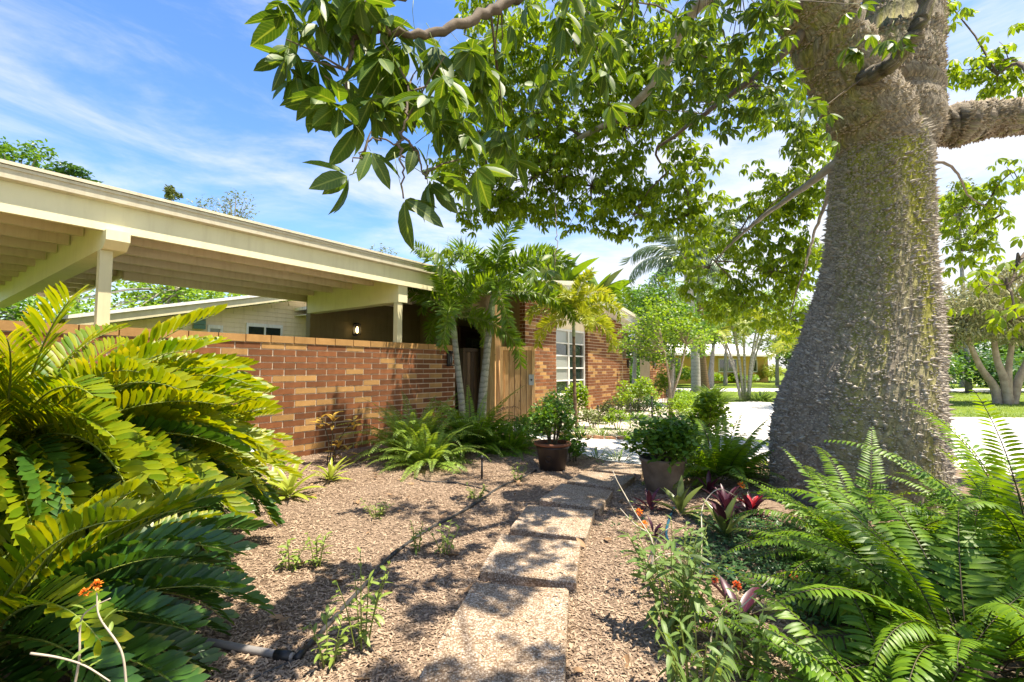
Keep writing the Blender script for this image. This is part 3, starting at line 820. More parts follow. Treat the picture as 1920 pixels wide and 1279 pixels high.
# front door in the recess
dr = MB(); dr.box(5.50, 6.75, 1.66, 1.715, 0, 2.28); do = dr.build("door", M['door'], hs)
mb = MB(); mb.box(5.62, 6.0, 1.64, 1.658, 0.2, 1.0); mb.box(6.1, 6.6, 1.64, 1.658, 0.2, 1.0); mb.build("door_panel", M['door'], do)
mb = MB(); mb.box(5.62, 6.6, 1.645, 1.656, 1.75, 2.1); mb.build("door_glass", M['glass'], do)
mb = MB(); mb.box(5.38, 5.49, 1.64, 1.72, 0, 2.40); mb.box(6.76, 6.87, 1.64, 1.72, 0, 2.40); mb.box(5.49, 6.76, 1.64, 1.72, 2.285, 2.40); mb.build("door_frame", M['door'], hs)
# olive panel, gable walls
PEAK_X, PEAK_Z, SL = 8.0, 3.43, 0.138
def rake(x): return PEAK_Z - abs(x - PEAK_X) * SL
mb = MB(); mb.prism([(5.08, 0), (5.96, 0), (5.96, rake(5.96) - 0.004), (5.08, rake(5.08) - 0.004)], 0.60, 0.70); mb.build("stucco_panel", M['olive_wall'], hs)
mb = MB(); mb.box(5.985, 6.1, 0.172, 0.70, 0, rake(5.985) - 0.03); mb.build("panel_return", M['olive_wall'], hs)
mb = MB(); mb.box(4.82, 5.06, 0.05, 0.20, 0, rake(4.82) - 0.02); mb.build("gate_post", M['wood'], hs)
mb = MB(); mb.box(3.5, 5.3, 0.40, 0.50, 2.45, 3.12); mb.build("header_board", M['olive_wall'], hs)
for nm, x0, x1, y0 in (("pier", 5.98, 7.5, 0.0), ("pier", 9.4, 12.1, 0.0)):
    mb = MB(); mb.prism([(x0, -0.05), (x1, -0.05), (x1, rake(x1) - 0.01), (x0, rake(x0) - 0.01)] if nm else [], y0 + 0.008, y0 + 0.17); p = mb.build("brick_pier", M['mortar'], hs)
    if x0 < 6: lay_bricks(p, x0, x1, -0.01, 37, y0, True, 8, rake, 0.27)
    else: lay_bricks(p, x0, x1, -0.01, 37, y0, False, 9, rake, 0.27)
    mb = MB()
    for k in range(34):
        if (k + 1) * BH < rake(x0) and k % 2 == 0: mb.box(x0 - 0.006, x0 - 0.001, 0.003, 0.165, k * BH, (k + 1) * BH - 0.012)
        elif (k + 1) * BH < rake(x0): mb.box(x0 - 0.006, x0 - 0.001, 0.003, 0.08, k * BH, (k + 1) * BH - 0.012); mb.box(x0 - 0.006, x0 - 0.001, 0.092, 0.165, k * BH, (k + 1) * BH - 0.012)
    o = mb.build("return_bricks", M['brick_red'], p); o["kind"] = "stuff"
# wall above and below the window, set back
mb = MB(); mb.prism([(7.5, 2.42), (9.4, 2.42), (9.4, rake(9.4) - 0.01), (8, rake(8) - 0.01), (7.5, rake(7.5) - 0.01)], 0.10, 0.25); mb.build("gable_panel", M['cream_wall'], hs)
mb = MB(); mb.box(7.5, 9.4, 0.10, 0.25, -0.05, 0.52); mb.build("sill_wall", M['mortar'], hs)
wnd = MB(); wx0, wx1, wz0, wz1 = 7.5, 9.38, 0.52, 2.42
wnd.box(wx0, wx0 + 0.05, 0.09, 0.20, wz0, wz1); wnd.box(wx1 - 0.06, wx1, 0.09, 0.20, wz0, wz1)
wnd.box(wx0 + 0.05, wx1 - 0.06, 0.09, 0.20, wz1 - 0.05, wz1); wnd.box(wx0 + 0.05, wx1 - 0.06, 0.08, 0.20, wz0, wz0 + 0.06)
wo = wnd.build("window", M['white'], hs)
gx = [wx0 + 0.05, 8.38, wx1 - 0.06]; gz = [wz0 + 0.06 + i * (wz1 - wz0 - 0.11) / 5 for i in range(6)]
mb = MB(); mb.box(8.35, 8.42, 0.10, 0.17, wz0 + 0.06, wz1 - 0.05); mb.build("mullion", M['white'], wo)
for i in range(1, 5):
    for a, b in ((gx[0], 8.35), (8.42, gx[2])):
        mb = MB(); mb.box(a, b, 0.105, 0.16, gz[i] - 0.018, gz[i] + 0.018); mb.build("muntin", M['white'], wo)
for i in range(5):
    for k, (a, b) in enumerate(((gx[0], 8.35), (8.42, gx[2]))):
        mb = MB(); mb.box(a, b, 0.14, 0.15, gz[i] + 0.019 if i else gz[0], gz[i + 1] - 0.019 if i < 4 else gz[5])
        mb.build("pane", M['glass_pale'] if i == 4 or (i in (1, 2) and k == 0) else M['glass'], wo)
# roof of the gable with deep overhang, rake boards and metal edge
RX0, RX1, RY0, RY1 = 4.16, 13.35, -0.42, 9.0
for xa, xb in ((RX0, PEAK_X), (PEAK_X, RX1)):
    mb = MB(); mb.prism([(xa, rake(xa) + 0.20), (xb, rake(xb) + 0.20), (xb, rake(xb) + 0.29), (xa, rake(xa) + 0.29)], RY0 - 0.06, RY1); mb.build("roof", M['roof'], hs)
    mb = MB(); mb.prism([(xa, rake(xa)), (xb, rake(xb)), (xb, rake(xb) + 0.198), (xa, rake(xa) + 0.198)], RY0, RY0 + 0.04); mb.build("rake_board", M['white'], hs)
    mb = MB(); mb.prism([(xa, rake(xa) + 0.19), (xb, rake(xb) + 0.19), (xb, rake(xb) + 0.30), (xa, rake(xa) + 0.30)], RY0 - 0.10, RY0 - 0.062); mb.build("roof_edge", M['gutter'], hs)
    mb = MB(); mb.prism([(xa, rake(xa) + 0.03), (xb, rake(xb) + 0.03), (xb, rake(xb) + 0.05), (xa, rake(xa) + 0.05)], RY0 + 0.042, RY1); mb.build("soffit", M['white'], hs)
mb = MB(); mb.box(12.05, 12.2, 0.2, 9, 0, rake(12.1) - 0.02); mb.build("side_wall", M['cream_wall'], hs)
# rear wing across the courtyard: cream lap siding under a low pitched roof
RWY = 7.6
def rtop(x): return 2.36 + (x + 0.35) * 0.243
mb = MB(); mb.prism([(-0.6, 0), (6.6, 0), (6.6, rtop(6.6) - 0.02), (-0.6, rtop(-0.6) - 0.02)], RWY, RWY + 0.2); mb.build("wing_wall", M['cream_wall'], hs)
for k in range(22):
    z = 0.9 + 0.13 * k
    xa = max(-0.6, (z + 0.14 - 2.36 + 0.03) / 0.243 - 0.35)
    if xa > 6.3: break
    mb = MB(); mb.add([(xa, RWY - 0.02, z), (xa, RWY - 0.002, z), (xa, RWY - 0.002, z + 0.128), (xa, RWY - 0.006, z + 0.128), (6.6, RWY - 0.02, z), (6.6, RWY - 0.002, z), (6.6, RWY - 0.002, z + 0.128), (6.6, RWY - 0.006, z + 0.128)],
                      [(0, 1, 2, 3), (7, 6, 5, 4), (0, 4, 5, 1), (1, 5, 6, 2), (2, 6, 7, 3), (3, 7, 4, 0)])
    mb.build("plank", M['cream_wall'], hs)
mb = MB(); mb.prism([(-1.2, rtop(-1.2)), (7.2, rtop(7.2)), (7.2, rtop(7.2) + 0.20), (-1.2, rtop(-1.2) + 0.20)], RWY - 0.55, RWY - 0.51); mb.build("rake_board", M['cream'], hs)
mb = MB(); mb.prism([(-1.3, rtop(-1.3) + 0.202), (7.2, rtop(7.2) + 0.202), (7.2, rtop(7.2) + 0.28), (-1.3, rtop(-1.3) + 0.28)], RWY - 0.60, RWY + 5); mb.build("roof", M['roof'], hs)
mb = MB(); mb.prism([(-1.2, rtop(-1.2) + 0.05), (7.2, rtop(7.2) + 0.05), (7.2, rtop(7.2) + 0.07), (-1.2, rtop(-1.2) + 0.07)], RWY - 0.508, RWY + 5); mb.build("soffit", M['cream'], hs)
for x0, x1, z0, z1 in ((2.72, 3.78, 1.55, 2.57), (1.72, 2.10, 1.95, 2.44)):
    mb = MB(); t = 0.06
    mb.box(x0, x1, RWY - 0.05, RWY - 0.024, z1 - t, z1 + 0.04); mb.box(x0, x0 + t, RWY - 0.05, RWY - 0.024, z0, z1 - t); mb.box(x1 - t, x1, RWY - 0.05, RWY - 0.024, z0, z1 - t); mb.box(x0 + t, x1 - t, RWY - 0.05, RWY - 0.024, z0, z0 + t)
    if x1 - x0 > 0.6: mb.box((x0 + x1) / 2 - 0.025, (x0 + x1) / 2 + 0.025, RWY - 0.05, RWY - 0.024, z0 + t, z1 - t)
    w = mb.build("window", M['white'], hs)
    mb = MB(); mb.box(x0 + t, x1 - t, RWY - 0.036, RWY - 0.03, z0 + t, z1 - t); mb.build("pane", M['glass_pale'] if x1 - x0 < 0.6 else M['glass'], w)
# brick wall and gate pier beyond the house
fw = empty("brick_wall", hw(12.12, 0.0), HROT)
tag(fw, "stub of low brick wall joined to the right end of the gable", "wall")
mb = MB(); mb.box(0, 0.62, 0.008, 0.16, -0.05, 1.66); mb.build("mortar_core", M['mortar'], fw)
lay_bricks(fw, 0, 0.62, -0.01, 18, 0.0, False, 21)
fw = empty("brick_wall", hw(14.9, 0.0), HROT)
tag(fw, "separate far brick wall past the gap beyond the gable", "wall")
mb = MB(); mb.box(0, 2.5, 0.008, 0.16, -0.05, 1.66); mb.box(-0.32, -0.005, -0.1, 0.3, -0.05, 1.75); mb.build("mortar_core", M['mortar'], fw)
lay_bricks(fw, 0, 2.5, -0.01, 18, 0.0, False, 22, None, 0.35)
lay_bricks(fw, -0.325, -0.002, -0.01, 19, -0.108, False, 23, None, 0.3)

# timber gates
def gate(label, origin, rz, w, h, nb, wood='wood'):
    g = empty("wooden_gate", origin, rz); tag(g, label, "gate", "timber gate leaves at the entry")
    bw = (w - 0.14) / nb
    for i in range(nb):
        mb = MB(); dz = rng.uniform(-0.006, 0.004)
        mb.box(0.07 + i * bw + 0.006, 0.07 + (i + 1) * bw - 0.006, 0.004 * (i % 2), 0.022 + 0.004 * (i % 2), 0.10, h - 0.09 + dz); mb.build("board", M[wood], g)
    mb = MB(); mb.box(0.07, w - 0.07, 0.028, 0.036, 0.10, h - 0.09); mb.build("backing", M['door'], g)
    for a, b, c, d in ((0, 0.068, 0, h), (w - 0.068, w, 0, h)):
        mb = MB(); mb.box(a, b, -0.045, 0.045, c, d); mb.build("stile", M[wood], g)
    for c, d in ((0.0, 0.098), (h - 0.085, h - 0.001)):
        mb = MB(); mb.box(0.07, w - 0.07, -0.04, 0.04, c, d); mb.build("rail", M[wood], g)
    return g
g1 = gate("light pine gate leaf standing open beside the brick pier", (-0.27, 10.72, 0.03), R(-4), 0.80, 1.76, 5)
mb = MB(); mb.box(0.66, 0.775, -0.06, -0.046, 0.88, 1.12); lt = mb.build("latch_plate", M['steel'], g1)
mb = MB(); mb.tube([(0.72, -0.06, 1.0), (0.72, -0.11, 1.0)], 0.022, 10); mb.build("latch_knob", M['black'], lt)
mb = MB(); mb.box(0.36, 0.40, -0.055, -0.042, -0.02, 0.16); mb.build("drop_bolt", M['door'], g1)
g2 = gate("dark shaded gate leaf behind the palm trunks in the entry", hw(4.52, 0.8, 0.03), HROT, 0.76, 1.74, 5, 'wood_shade')

# wall lanterns
def lantern(label, loc, rz, h, lit):
    g = empty("wall_lantern", loc, rz); tag(g, label, "lantern", "wall lanterns on the house")
    w = h * 0.42
    mb = MB(); mb.box(-w * 0.35, w * 0.35, -0.015, 0, -h * 0.5, h * 0.45); mb.build("back_plate", M['black'], g)
    mb = MB(); mb.box(-w / 2, w / 2, -0.02 - w, -0.02, h * 0.40, h * 0.46); mb.box(-w * 0.3, w * 0.3, -0.02 - w * 0.8, -0.016, h * 0.462, h * 0.52); mb.build("cap", M['black'], g)
    mb = MB(); mb.box(-w / 2, w / 2, -0.02 - w, -0.016, -h * 0.46, -h * 0.40); mb.build("base", M['black'], g)
    for sx in (-1, 1):
        for sy in (0, 1):
            mb = MB(); cx = sx * (w / 2 - 0.008); cyy = -0.028 - sy * (w - 0.016)
            mb.box(cx - 0.007, cx + 0.007, cyy - 0.007, cyy + 0.007, -h * 0.40, h * 0.40); mb.build("bar", M['black'], g)
    mb = MB(); mb.lathe([(0.001, -h * 0.3), (w * 0.2, -h * 0.25), (w * 0.24, 0), (w * 0.16, h * 0.2), (0.001, h * 0.24)], 12, 0, (0, -0.02 - w / 2)); mb.build("bulb", M['glow'] if lit else M['glass_pale'], g, True)
lantern("lit black lantern glowing on the shaded olive siding", hw(3.2, 3.068, 2.22), HROT, 0.30, True)
lantern("unlit black lantern at the right end of the garden wall", hw(3.24, -0.002, 1.48), HROT, 0.30, False)
lantern("small black lantern on the brick wall stub beyond the gable", hw(12.55, -0.003, 1.45), HROT, 0.30, False)
lantern("farthest black lantern on the separate far brick wall", hw(15.2, -0.003, 1.45), HROT, 0.34, False)
gb = empty("wall_light", hw(1.5, RWY - 0.03, 2.34), HROT); tag(gb, "green glass block light on the cream wing wall", "wall light")
for k in range(3):
    mb = MB(); mb.box(-0.14, 0.14, -0.10, -0.002, k * 0.12, k * 0.12 + 0.11); mb.build("glass_block", M['glass_green'], gb)
mb = MB(); mb.box(-0.15, 0.15, -0.11, 0.0, 0.362, 0.41); mb.build("cap", M['steel'], gb)

# ------------------------------------------------------------------ the silk floss tree
NEAR_CLUMPS = [(-0.84, 2.0, 2.86, 0.21, 0.25, 0.11, 12), (-0.84, 1.95, 2.6, 0.13, 0.2, 0.13, 7), (-0.65, 2.1, 2.88, 0.22, 0.3, 0.14, 9), (-0.66, 1.9, 2.38, 0.13, 0.15, 0.09, 5), (-0.49, 2.05, 2.62, 0.21, 0.3, 0.19, 12), (-0.27, 2.3, 2.95, 0.24, 0.3, 0.19, 11), (-0.31, 2.0, 2.39, 0.18, 0.25, 0.16, 9), (-0.2, 2.1, 2.29, 0.11, 0.2, 0.1, 4), (0.0, 2.6, 3.03, 0.27, 0.3, 0.27, 11), (0.0, 2.7, 2.67, 0.16, 0.2, 0.16, 5), (0.31, 2.6, 3.26, 0.3, 0.35, 0.18, 10), (0.46, 3.0, 3.22, 0.31, 0.3, 0.24, 9), (-0.55, 1.8, 2.16, 0.04, 0.05, 0.02, 1), (-0.63, 1.75, 2.06, 0.02, 0.03, 0.02, 1), (-0.43, 1.8, 1.96, 0.02, 0.03, 0.02, 1), (-0.36, 1.9, 2.08, 0.03, 0.05, 0.03, 2)]
MID_CLUMPS = [(1.12, 3.6, 4.01, 0.5, 0.4, 0.29, 30), (1.73, 3.8, 4.16, 0.48, 0.4, 0.31, 34), (2.3, 4.0, 4.31, 0.37, 0.3, 0.37, 24), (2.0, 4.2, 3.84, 0.48, 0.4, 0.34, 30), (2.42, 4.0, 3.67, 0.37, 0.3, 0.32, 26), (1.52, 4.4, 3.96, 0.46, 0.4, 0.35, 22), (2.78, 4.2, 3.43, 0.24, 0.25, 0.29, 12), (2.76, 3.6, 4.01, 0.17, 0.1, 0.25, 6), (2.97, 3.4, 3.82, 0.16, 0.1, 0.12, 4), (0.33, 4.4, 2.22, 0.18, 0.2, 0.18, 9), (-0.65, 4.0, 2.28, 0.13, 0.1, 0.1, 4)]
FAR_CLUMPS = [(-0.49, 7.0, 4.26, 0.72, 0.8, 0.72, 345), (0.34, 7.2, 4.34, 0.83, 0.9, 0.74, 390), (1.3, 7.4, 4.25, 0.85, 0.9, 0.68, 390), (1.94, 7.2, 3.74, 0.5, 0.6, 0.33, 161), (0.58, 7.0, 5.28, 1.13, 1.0, 0.89, 459), (1.79, 7.2, 5.13, 0.99, 1.0, 0.74, 413), (2.33, 6.2, 3.92, 0.29, 0.4, 0.64, 114), (2.32, 6.0, 3.33, 0.34, 0.4, 0.28, 92), (-0.63, 6.6, 5.13, 0.68, 0.8, 0.68, 276), (2.44, 6.6, 5.78, 0.91, 0.9, 0.68, 368), (1.07, 6.4, 5.88, 1.1, 1.0, 0.66, 459), (0.0, 6.4, 6.12, 0.74, 1.0, 0.51, 252), (3.61, 6.6, 5.45, 0.91, 0.9, 0.76, 255), (4.94, 7.5, 4.47, 0.52, 0.7, 0.6, 165), (4.49, 7.8, 4.41, 0.72, 0.7, 0.45, 165), (4.11, 8.0, 3.72, 1.01, 0.8, 0.55, 255), (3.53, 8.2, 3.11, 0.75, 0.7, 0.47, 180), (4.67, 8.2, 3.01, 0.85, 0.8, 0.57, 255), (5.09, 7.8, 3.39, 0.54, 0.7, 0.72, 180), (4.22, 8.3, 2.45, 0.95, 0.7, 0.38, 180), (4.92, 8.2, 2.15, 0.57, 0.5, 0.33, 90), (4.47, 6.5, 4.91, 0.3, 0.5, 0.67, 105), (6.22, 6.0, 5.3, 0.28, 0.3, 0.24, 39), (6.44, 5.8, 5.31, 0.27, 0.3, 0.4, 51), (6.49, 6.0, 5.0, 0.28, 0.3, 0.17, 30), (6.18, 6.2, 6.28, 0.29, 0.3, 0.25, 45), (6.97, 7.0, 3.75, 0.36, 0.5, 0.48, 90), (7.25, 6.8, 3.68, 0.47, 0.5, 0.23, 51), (7.04, 7.2, 3.14, 0.25, 0.4, 0.5, 60), (5.06, 4.6, 2.37, 0.16, 0.3, 0.21, 13), (4.83, 4.5, 2.11, 0.16, 0.3, 0.13, 10), (4.8, 4.4, 1.83, 0.1, 0.2, 0.1, 6), (7.08, 6.4, 4.08, 0.29, 0.3, 0.22, 30)]
BRANCHES = {'limb_left': [(3.92, 4.75, 3.25), (3.72, 4.68, 3.82), (3.36, 4.58, 4.41), (2.95, 4.45, 4.93), (2.5, 4.3, 5.52), (2.0, 4.2, 6.12)], 'limb_main': [(3.97, 4.75, 3.19), (4.13, 4.85, 3.88), (4.3, 4.97, 4.67), (4.48, 5.1, 5.53), (4.77, 5.3, 6.7), (5.31, 5.6, 8.32)], 'limb_right': [(4.52, 4.9, 3.87), (4.87, 4.9, 3.95), (5.28, 4.9, 4.0), (5.81, 4.9, 4.07), (7.08, 5.0, 4.45), (8.66, 5.2, 5.22)], 'limb_front': [(3.41, 4.55, 4.16), (3.42, 4.25, 4.08), (3.48, 4.08, 4.08), (3.5, 3.9, 4.19), (3.63, 3.9, 4.48), (3.7, 3.9, 4.93)], 'branch_low': [(3.68, 5.0, 3.65), (3.62, 5.4, 3.55), (3.63, 6.2, 3.51), (3.61, 7.2, 3.4), (3.54, 8.0, 3.16)], 'branch_drop': [(3.67, 5.2, 3.56), (3.79, 5.5, 3.29), (3.96, 6.0, 3.05), (4.35, 6.8, 2.8)], 'branch_long': [(2.76, 4.4, 5.11), (2.31, 5.4, 5.74), (1.93, 6.2, 5.19), (1.48, 6.6, 4.93), (1.08, 6.8, 4.79), (0.66, 7.0, 4.6), (0.06, 7.1, 4.46), (-0.51, 7.2, 4.34)], 'branch_fork': [(1.08, 6.8, 4.79), (0.82, 6.9, 4.97), (0.58, 7.0, 4.95), (0.25, 7.0, 4.83)], 'branch_two': [(2.94, 4.45, 4.76), (2.76, 4.4, 4.47), (2.3, 4.6, 4.14), (2.01, 5.4, 4.12), (1.91, 6.0, 4.12), (2.36, 6.1, 3.66)], 'branch_near': [(2.96, 4.4, 4.83), (1.19, 3.4, 4.37), (0.29, 2.7, 3.67), (0.0, 2.4, 3.29), (-0.21, 2.2, 3.01), (-0.44, 2.05, 2.83), (-0.62, 2.0, 2.81), (-0.7, 1.95, 2.7), (-0.7, 1.9, 2.45)], 'branch_near2': [(0.29, 2.7, 3.67), (-0.16, 2.2, 3.23), (-0.47, 2.05, 3.02), (-0.65, 2.0, 2.93), (-0.84, 1.95, 2.87)], 'twig_hang': [(-0.46, 2.0, 2.56), (-0.45, 1.9, 2.36), (-0.46, 1.82, 2.21), (-0.55, 1.8, 2.21), (-0.62, 1.76, 2.1)], 'twig_hang2': [(-0.46, 1.82, 2.21), (-0.44, 1.8, 2.13), (-0.43, 1.8, 1.97)], 'twig_hang3': [(-0.46, 1.85, 2.26), (-0.4, 1.88, 2.19), (-0.36, 1.9, 2.09)], 'twig_vine': [(0.66, 7.0, 4.26), (0.53, 5.5, 3.03), (0.45, 4.6, 2.48), (0.38, 4.4, 2.14)], 'branch_up': [(4.77, 5.3, 6.7), (3.72, 5.0, 8.16), (1.98, 4.6, 9.37)], 'branch_up2': [(5.31, 5.6, 8.32), (7.08, 6.0, 11.0), (9.44, 6.5, 13.61)], 'branch_r2': [(5.81, 4.9, 4.07), (6.15, 5.4, 4.96), (6.29, 5.8, 5.09)], 'branch_r3': [(7.08, 5.0, 4.45), (6.28, 5.2, 3.19), (5.28, 4.7, 2.5), (4.85, 4.5, 2.08)], 'branch_r4': [(4.21, 4.9, 3.55), (5.34, 5.5, 3.74), (6.45, 6.4, 3.7), (7.32, 6.8, 3.6)]}
TRUNK = [(3.524, 4.75, -0.27, 0.711), (3.507, 4.75, 0.01, 0.716), (3.486, 4.75, 0.33, 0.724), (3.48, 4.75, 0.71, 0.718), (3.522, 4.75, 1.03, 0.695), (3.591, 4.75, 1.3, 0.653), (3.658, 4.75, 1.57, 0.602), (3.705, 4.75, 1.85, 0.555), (3.749, 4.75, 2.12, 0.51), (3.791, 4.75, 2.46, 0.469), (3.827, 4.75, 2.91, 0.443), (3.845, 4.75, 3.31, 0.42), (3.865, 4.75, 3.65, 0.39), (3.886, 4.75, 3.94, 0.308), (3.909, 4.75, 4.17, 0.215), (3.915, 4.75, 4.35, 0.113)]
SHADE_CLUMPS = [(3.6, 4.9, 7.6, 1.5, 1.3, 0.9, 100), (5.0, 7.0, 7.0, 1.3, 1.1, 0.8, 80), (3.2, 1.8, 5.8, 0.9, 0.6, 0.4, 60), (3.9, 1.7, 5.2, 0.8, 0.6, 0.45, 90), (4.7, 2.2, 5.5, 0.9, 0.7, 0.5, 90), (1.6, 2.0, 4.9, 0.6, 0.5, 0.35, 36), (2.6, 6.8, 7.6, 1.4, 1.2, 0.8, 110), (5.0, 7.9, 6.6, 1.3, 1.1, 0.7, 80), (-0.3, 7.5, 5.5, 0.9, 0.8, 0.5, 80), (0.5, 8.4, 5.7, 0.9, 0.7, 0.5, 70), (3.4, 2.6, 6.0, 0.8, 0.6, 0.4, 60), (1.5, 1.4, 5.0, 0.6, 0.4, 0.3, 36), (1.9, 2.8, 5.3, 0.7, 0.5, 0.35, 50), (2.2, 3.7, 5.6, 0.7, 0.6, 0.35, 50), (1.0, 3.8, 5.0, 0.6, 0.5, 0.3, 30), (1.3, 5.2, 5.6, 0.6, 0.6, 0.3, 30), (2.4, 4.6, 6.0, 0.7, 0.6, 0.35, 50), (-0.7, 1.3, 4.3, 0.7, 0.5, 0.35, 70), (-1.3, 0.7, 4.2, 0.6, 0.5, 0.3, 50)]

tree = empty("silk_floss_tree", (3.53, 4.75, 0))
tag(tree, "huge silk floss tree with swollen thorny trunk right of the path", "tree")
T0 = Vector((3.53, 4.75, 0))
def trunk_ring(z):
    for a, b in zip(TRUNK, TRUNK[1:]):
        if a[2] <= z <= b[2]:
            t = (z - a[2]) / (b[2] - a[2]); return [a[i] + (b[i] - a[i]) * t for i in range(4)]
    return TRUNK[-1] if z > 0 else TRUNK[0]
def trunk_r(u, z):
    a = u * 2 * math.pi
    return 1 + 0.035 * math.sin(3 * a + 0.8 * z) + 0.02 * math.sin(7 * a - 1.3 * z) + 0.012 * math.sin(z * 5 + 2 * a) + (0.10 * math.exp(-z * 2.2) * (0.5 + 0.5 * math.sin(5 * a + 1)) if z < 2 else 0)
def trunk_pt(u, z):
    cx, cyy, _, r = trunk_ring(z); a = u * 2 * math.pi; r *= trunk_r(u, z)
    return Vector((cx + r * math.cos(a), cyy + r * math.sin(a) * 0.96, z)) - T0
NS, NZ = 72, 90
mb = MB(); Z0, Z1 = -0.15, 4.15
for j in range(NZ + 1):
    z = Z0 + (Z1 - Z0) * j / NZ
    for i in range(NS + 1):
        mb.v.append(tuple(trunk_pt(i / NS, z) + Vector((rng.uniform(-1, 1), rng.uniform(-1, 1), 0)) * 0.004)); mb.uv.append((i / NS, z / 4.2))
for j in range(NZ):
    for i in range(NS):
        a = j * (NS + 1) + i; mb.f.append((a, a + 1, a + NS + 2, a + NS + 1)); mb.m.append(0)
top = [NZ * (NS + 1) + i for i in range(NS)]; mb.f.append(tuple(top)); mb.m.append(0)
trunk = mb.build("trunk", M['trunk'], tree, True)

THORN = ([(0, 0, 1), (0.5, 0, 0), (0, 0.5, 0), (-0.5, 0, 0), (0, -0.5, 0)], [(0, 1, 2), (0, 2, 3), (0, 3, 4), (0, 4, 1)], [(0.5, 0.5)] * 5)
def thorn_mats(pts, nrm, wid, hgt):
    n = nrm / np.linalg.norm(nrm, axis=1, keepdims=True)
    ref = np.tile([0.0, 0, 1.0], (len(n), 1)); ref[np.abs(n[:, 2]) > 0.9] = (1, 0, 0)
    x = np.cross(n, ref); x /= np.linalg.norm(x, axis=1, keepdims=True); y = np.cross(n, x)
    A = np.zeros((len(n), 4, 4)); A[:, 3, 3] = 1
    A[:, :3, 0] = x * wid[:, None] * 1.5; A[:, :3, 1] = y * wid[:, None]; A[:, :3, 2] = n * hgt[:, None]; A[:, :3, 3] = pts - n * 0.004
    return A
pts = []; nr = []; wd = []; hg = []
for k in range(30000):
    u = rng.random(); z = 3.8 * rng.random() ** 1.05
    if 0.70 < u < 0.80 and rng.random() < 0.5: continue
    p = trunk_pt(u, z); q = trunk_pt(u + 0.004, z); s = trunk_pt(u, z + 0.02)
    n = (q - p).cross(s - p).normalized()
    big = rng.random() < 0.05
    pts.append(p); nr.append(n + Vector((rng.gauss(0, 0.16), rng.gauss(0, 0.16), rng.gauss(0, 0.16))))
    wd.append(rng.uniform(0.024, 0.040) if big else rng.uniform(0.009, 0.022)); hg.append(rng.uniform(0.035, 0.075) if big else rng.uniform(0.010, 0.034))
scatter("thorns", THORN, thorn_mats(np.array(pts), np.array(nr), np.array(wd), np.array(hg)), M['thorn'], trunk, "stuff")

def limb_radii(name, n):
    spec = {'branch_r4': (0.022, 0.006), 'limb_left': (0.40, 0.22), 'limb_main': (0.45, 0.24), 'limb_right': (0.24, 0.10), 'limb_front': (0.085, 0.05), 'branch_low': (0.06, 0.012), 'branch_drop': (0.035, 0.01),
            'branch_long': (0.09, 0.012), 'branch_fork': (0.03, 0.008), 'branch_two': (0.05, 0.008), 'branch_near': (0.05, 0.005), 'branch_near2': (0.022, 0.006)}.get(name, (0.05, 0.008))
    if name.startswith('twig'): spec = (0.006, 0.003)
    ctl = {'limb_left': (0.26, 0.37, 0.35, 0.30, 0.24, 0.2), 'limb_main': (0.28, 0.38, 0.40, 0.36, 0.31, 0.24), 'limb_right': (0.14, 0.215, 0.185, 0.17, 0.155, 0.12, 0.1)}.get(name)
    if ctl:
        out = []
        for i in range(n):
            q = i / (n - 1) * (len(ctl) - 1); j = min(int(q), len(ctl) - 2); out.append(ctl[j] + (ctl[j + 1] - ctl[j]) * (q - j))
        return out
    return [spec[0] + (spec[1] - spec[0]) * (i / (n - 1)) ** 0.8 for i in range(n)]
all_nodes = []
for bn, bp in BRANCHES.items():
    path = smooth_path([Vector(p) - T0 for p in bp], 8)
    rad = limb_radii(bn, len(path))
    fat = bn.startswith('limb')
    for i in range(1, len(path) - 1):
        k = 0.012 if fat else 0.006
        path[i] = path[i] + Vector((rng.gauss(0, k), rng.gauss(0, k), rng.gauss(0, k)))
    if fat: rad = [r * (1 + rng.uniform(-0.05, 0.05)) for r in rad]
    for i in range(0, len(path), 2): all_nodes.append(path[i])
    mb = MB(); mb.tube(path, rad, 20 if fat else 8, 0)
    lo = mb.build("limb" if fat else ("twig" if bn.startswith('twig') else "branch"), M['trunk'] if fat else M['bark_grey' if bn in ('branch_low', 'branch_drop', 'branch_long') else 'twig'], tree, True)
    if bn in ('limb_left', 'limb_main', 'limb_right'):
        pts = []; nr = []
        L = len(path) - 1
        for k in range({'limb_left': 6000, 'limb_main': 6000, 'limb_right': 5000}[bn]):
            f = rng.random() * (L - 0.01) * 0.75; i = int(f); t = f - i
            c = path[i].lerp(path[i + 1], t); d = (path[i + 1] - path[i]).normalized()
            a = d.cross(Vector((0.3, 0.9, 0.2))).normalized(); b = a.cross(d); th = rng.random() * 6.283
            n = a * math.cos(th) + b * math.sin(th)
            pts.append(c + n * (rad[i] + (rad[i + 1] - rad[i]) * t) * 0.98); nr.append(n + d * 0.12 + Vector((rng.gauss(0, 0.15), rng.gauss(0, 0.15), rng.gauss(0, 0.15))))
        n = len(pts)
        scatter("thorns", THORN, thorn_mats(np.array(pts), np.array(nr), NR.uniform(0.014, 0.034, n), NR.uniform(0.02, 0.045, n)), M['thorn_limb'], lo, "stuff")
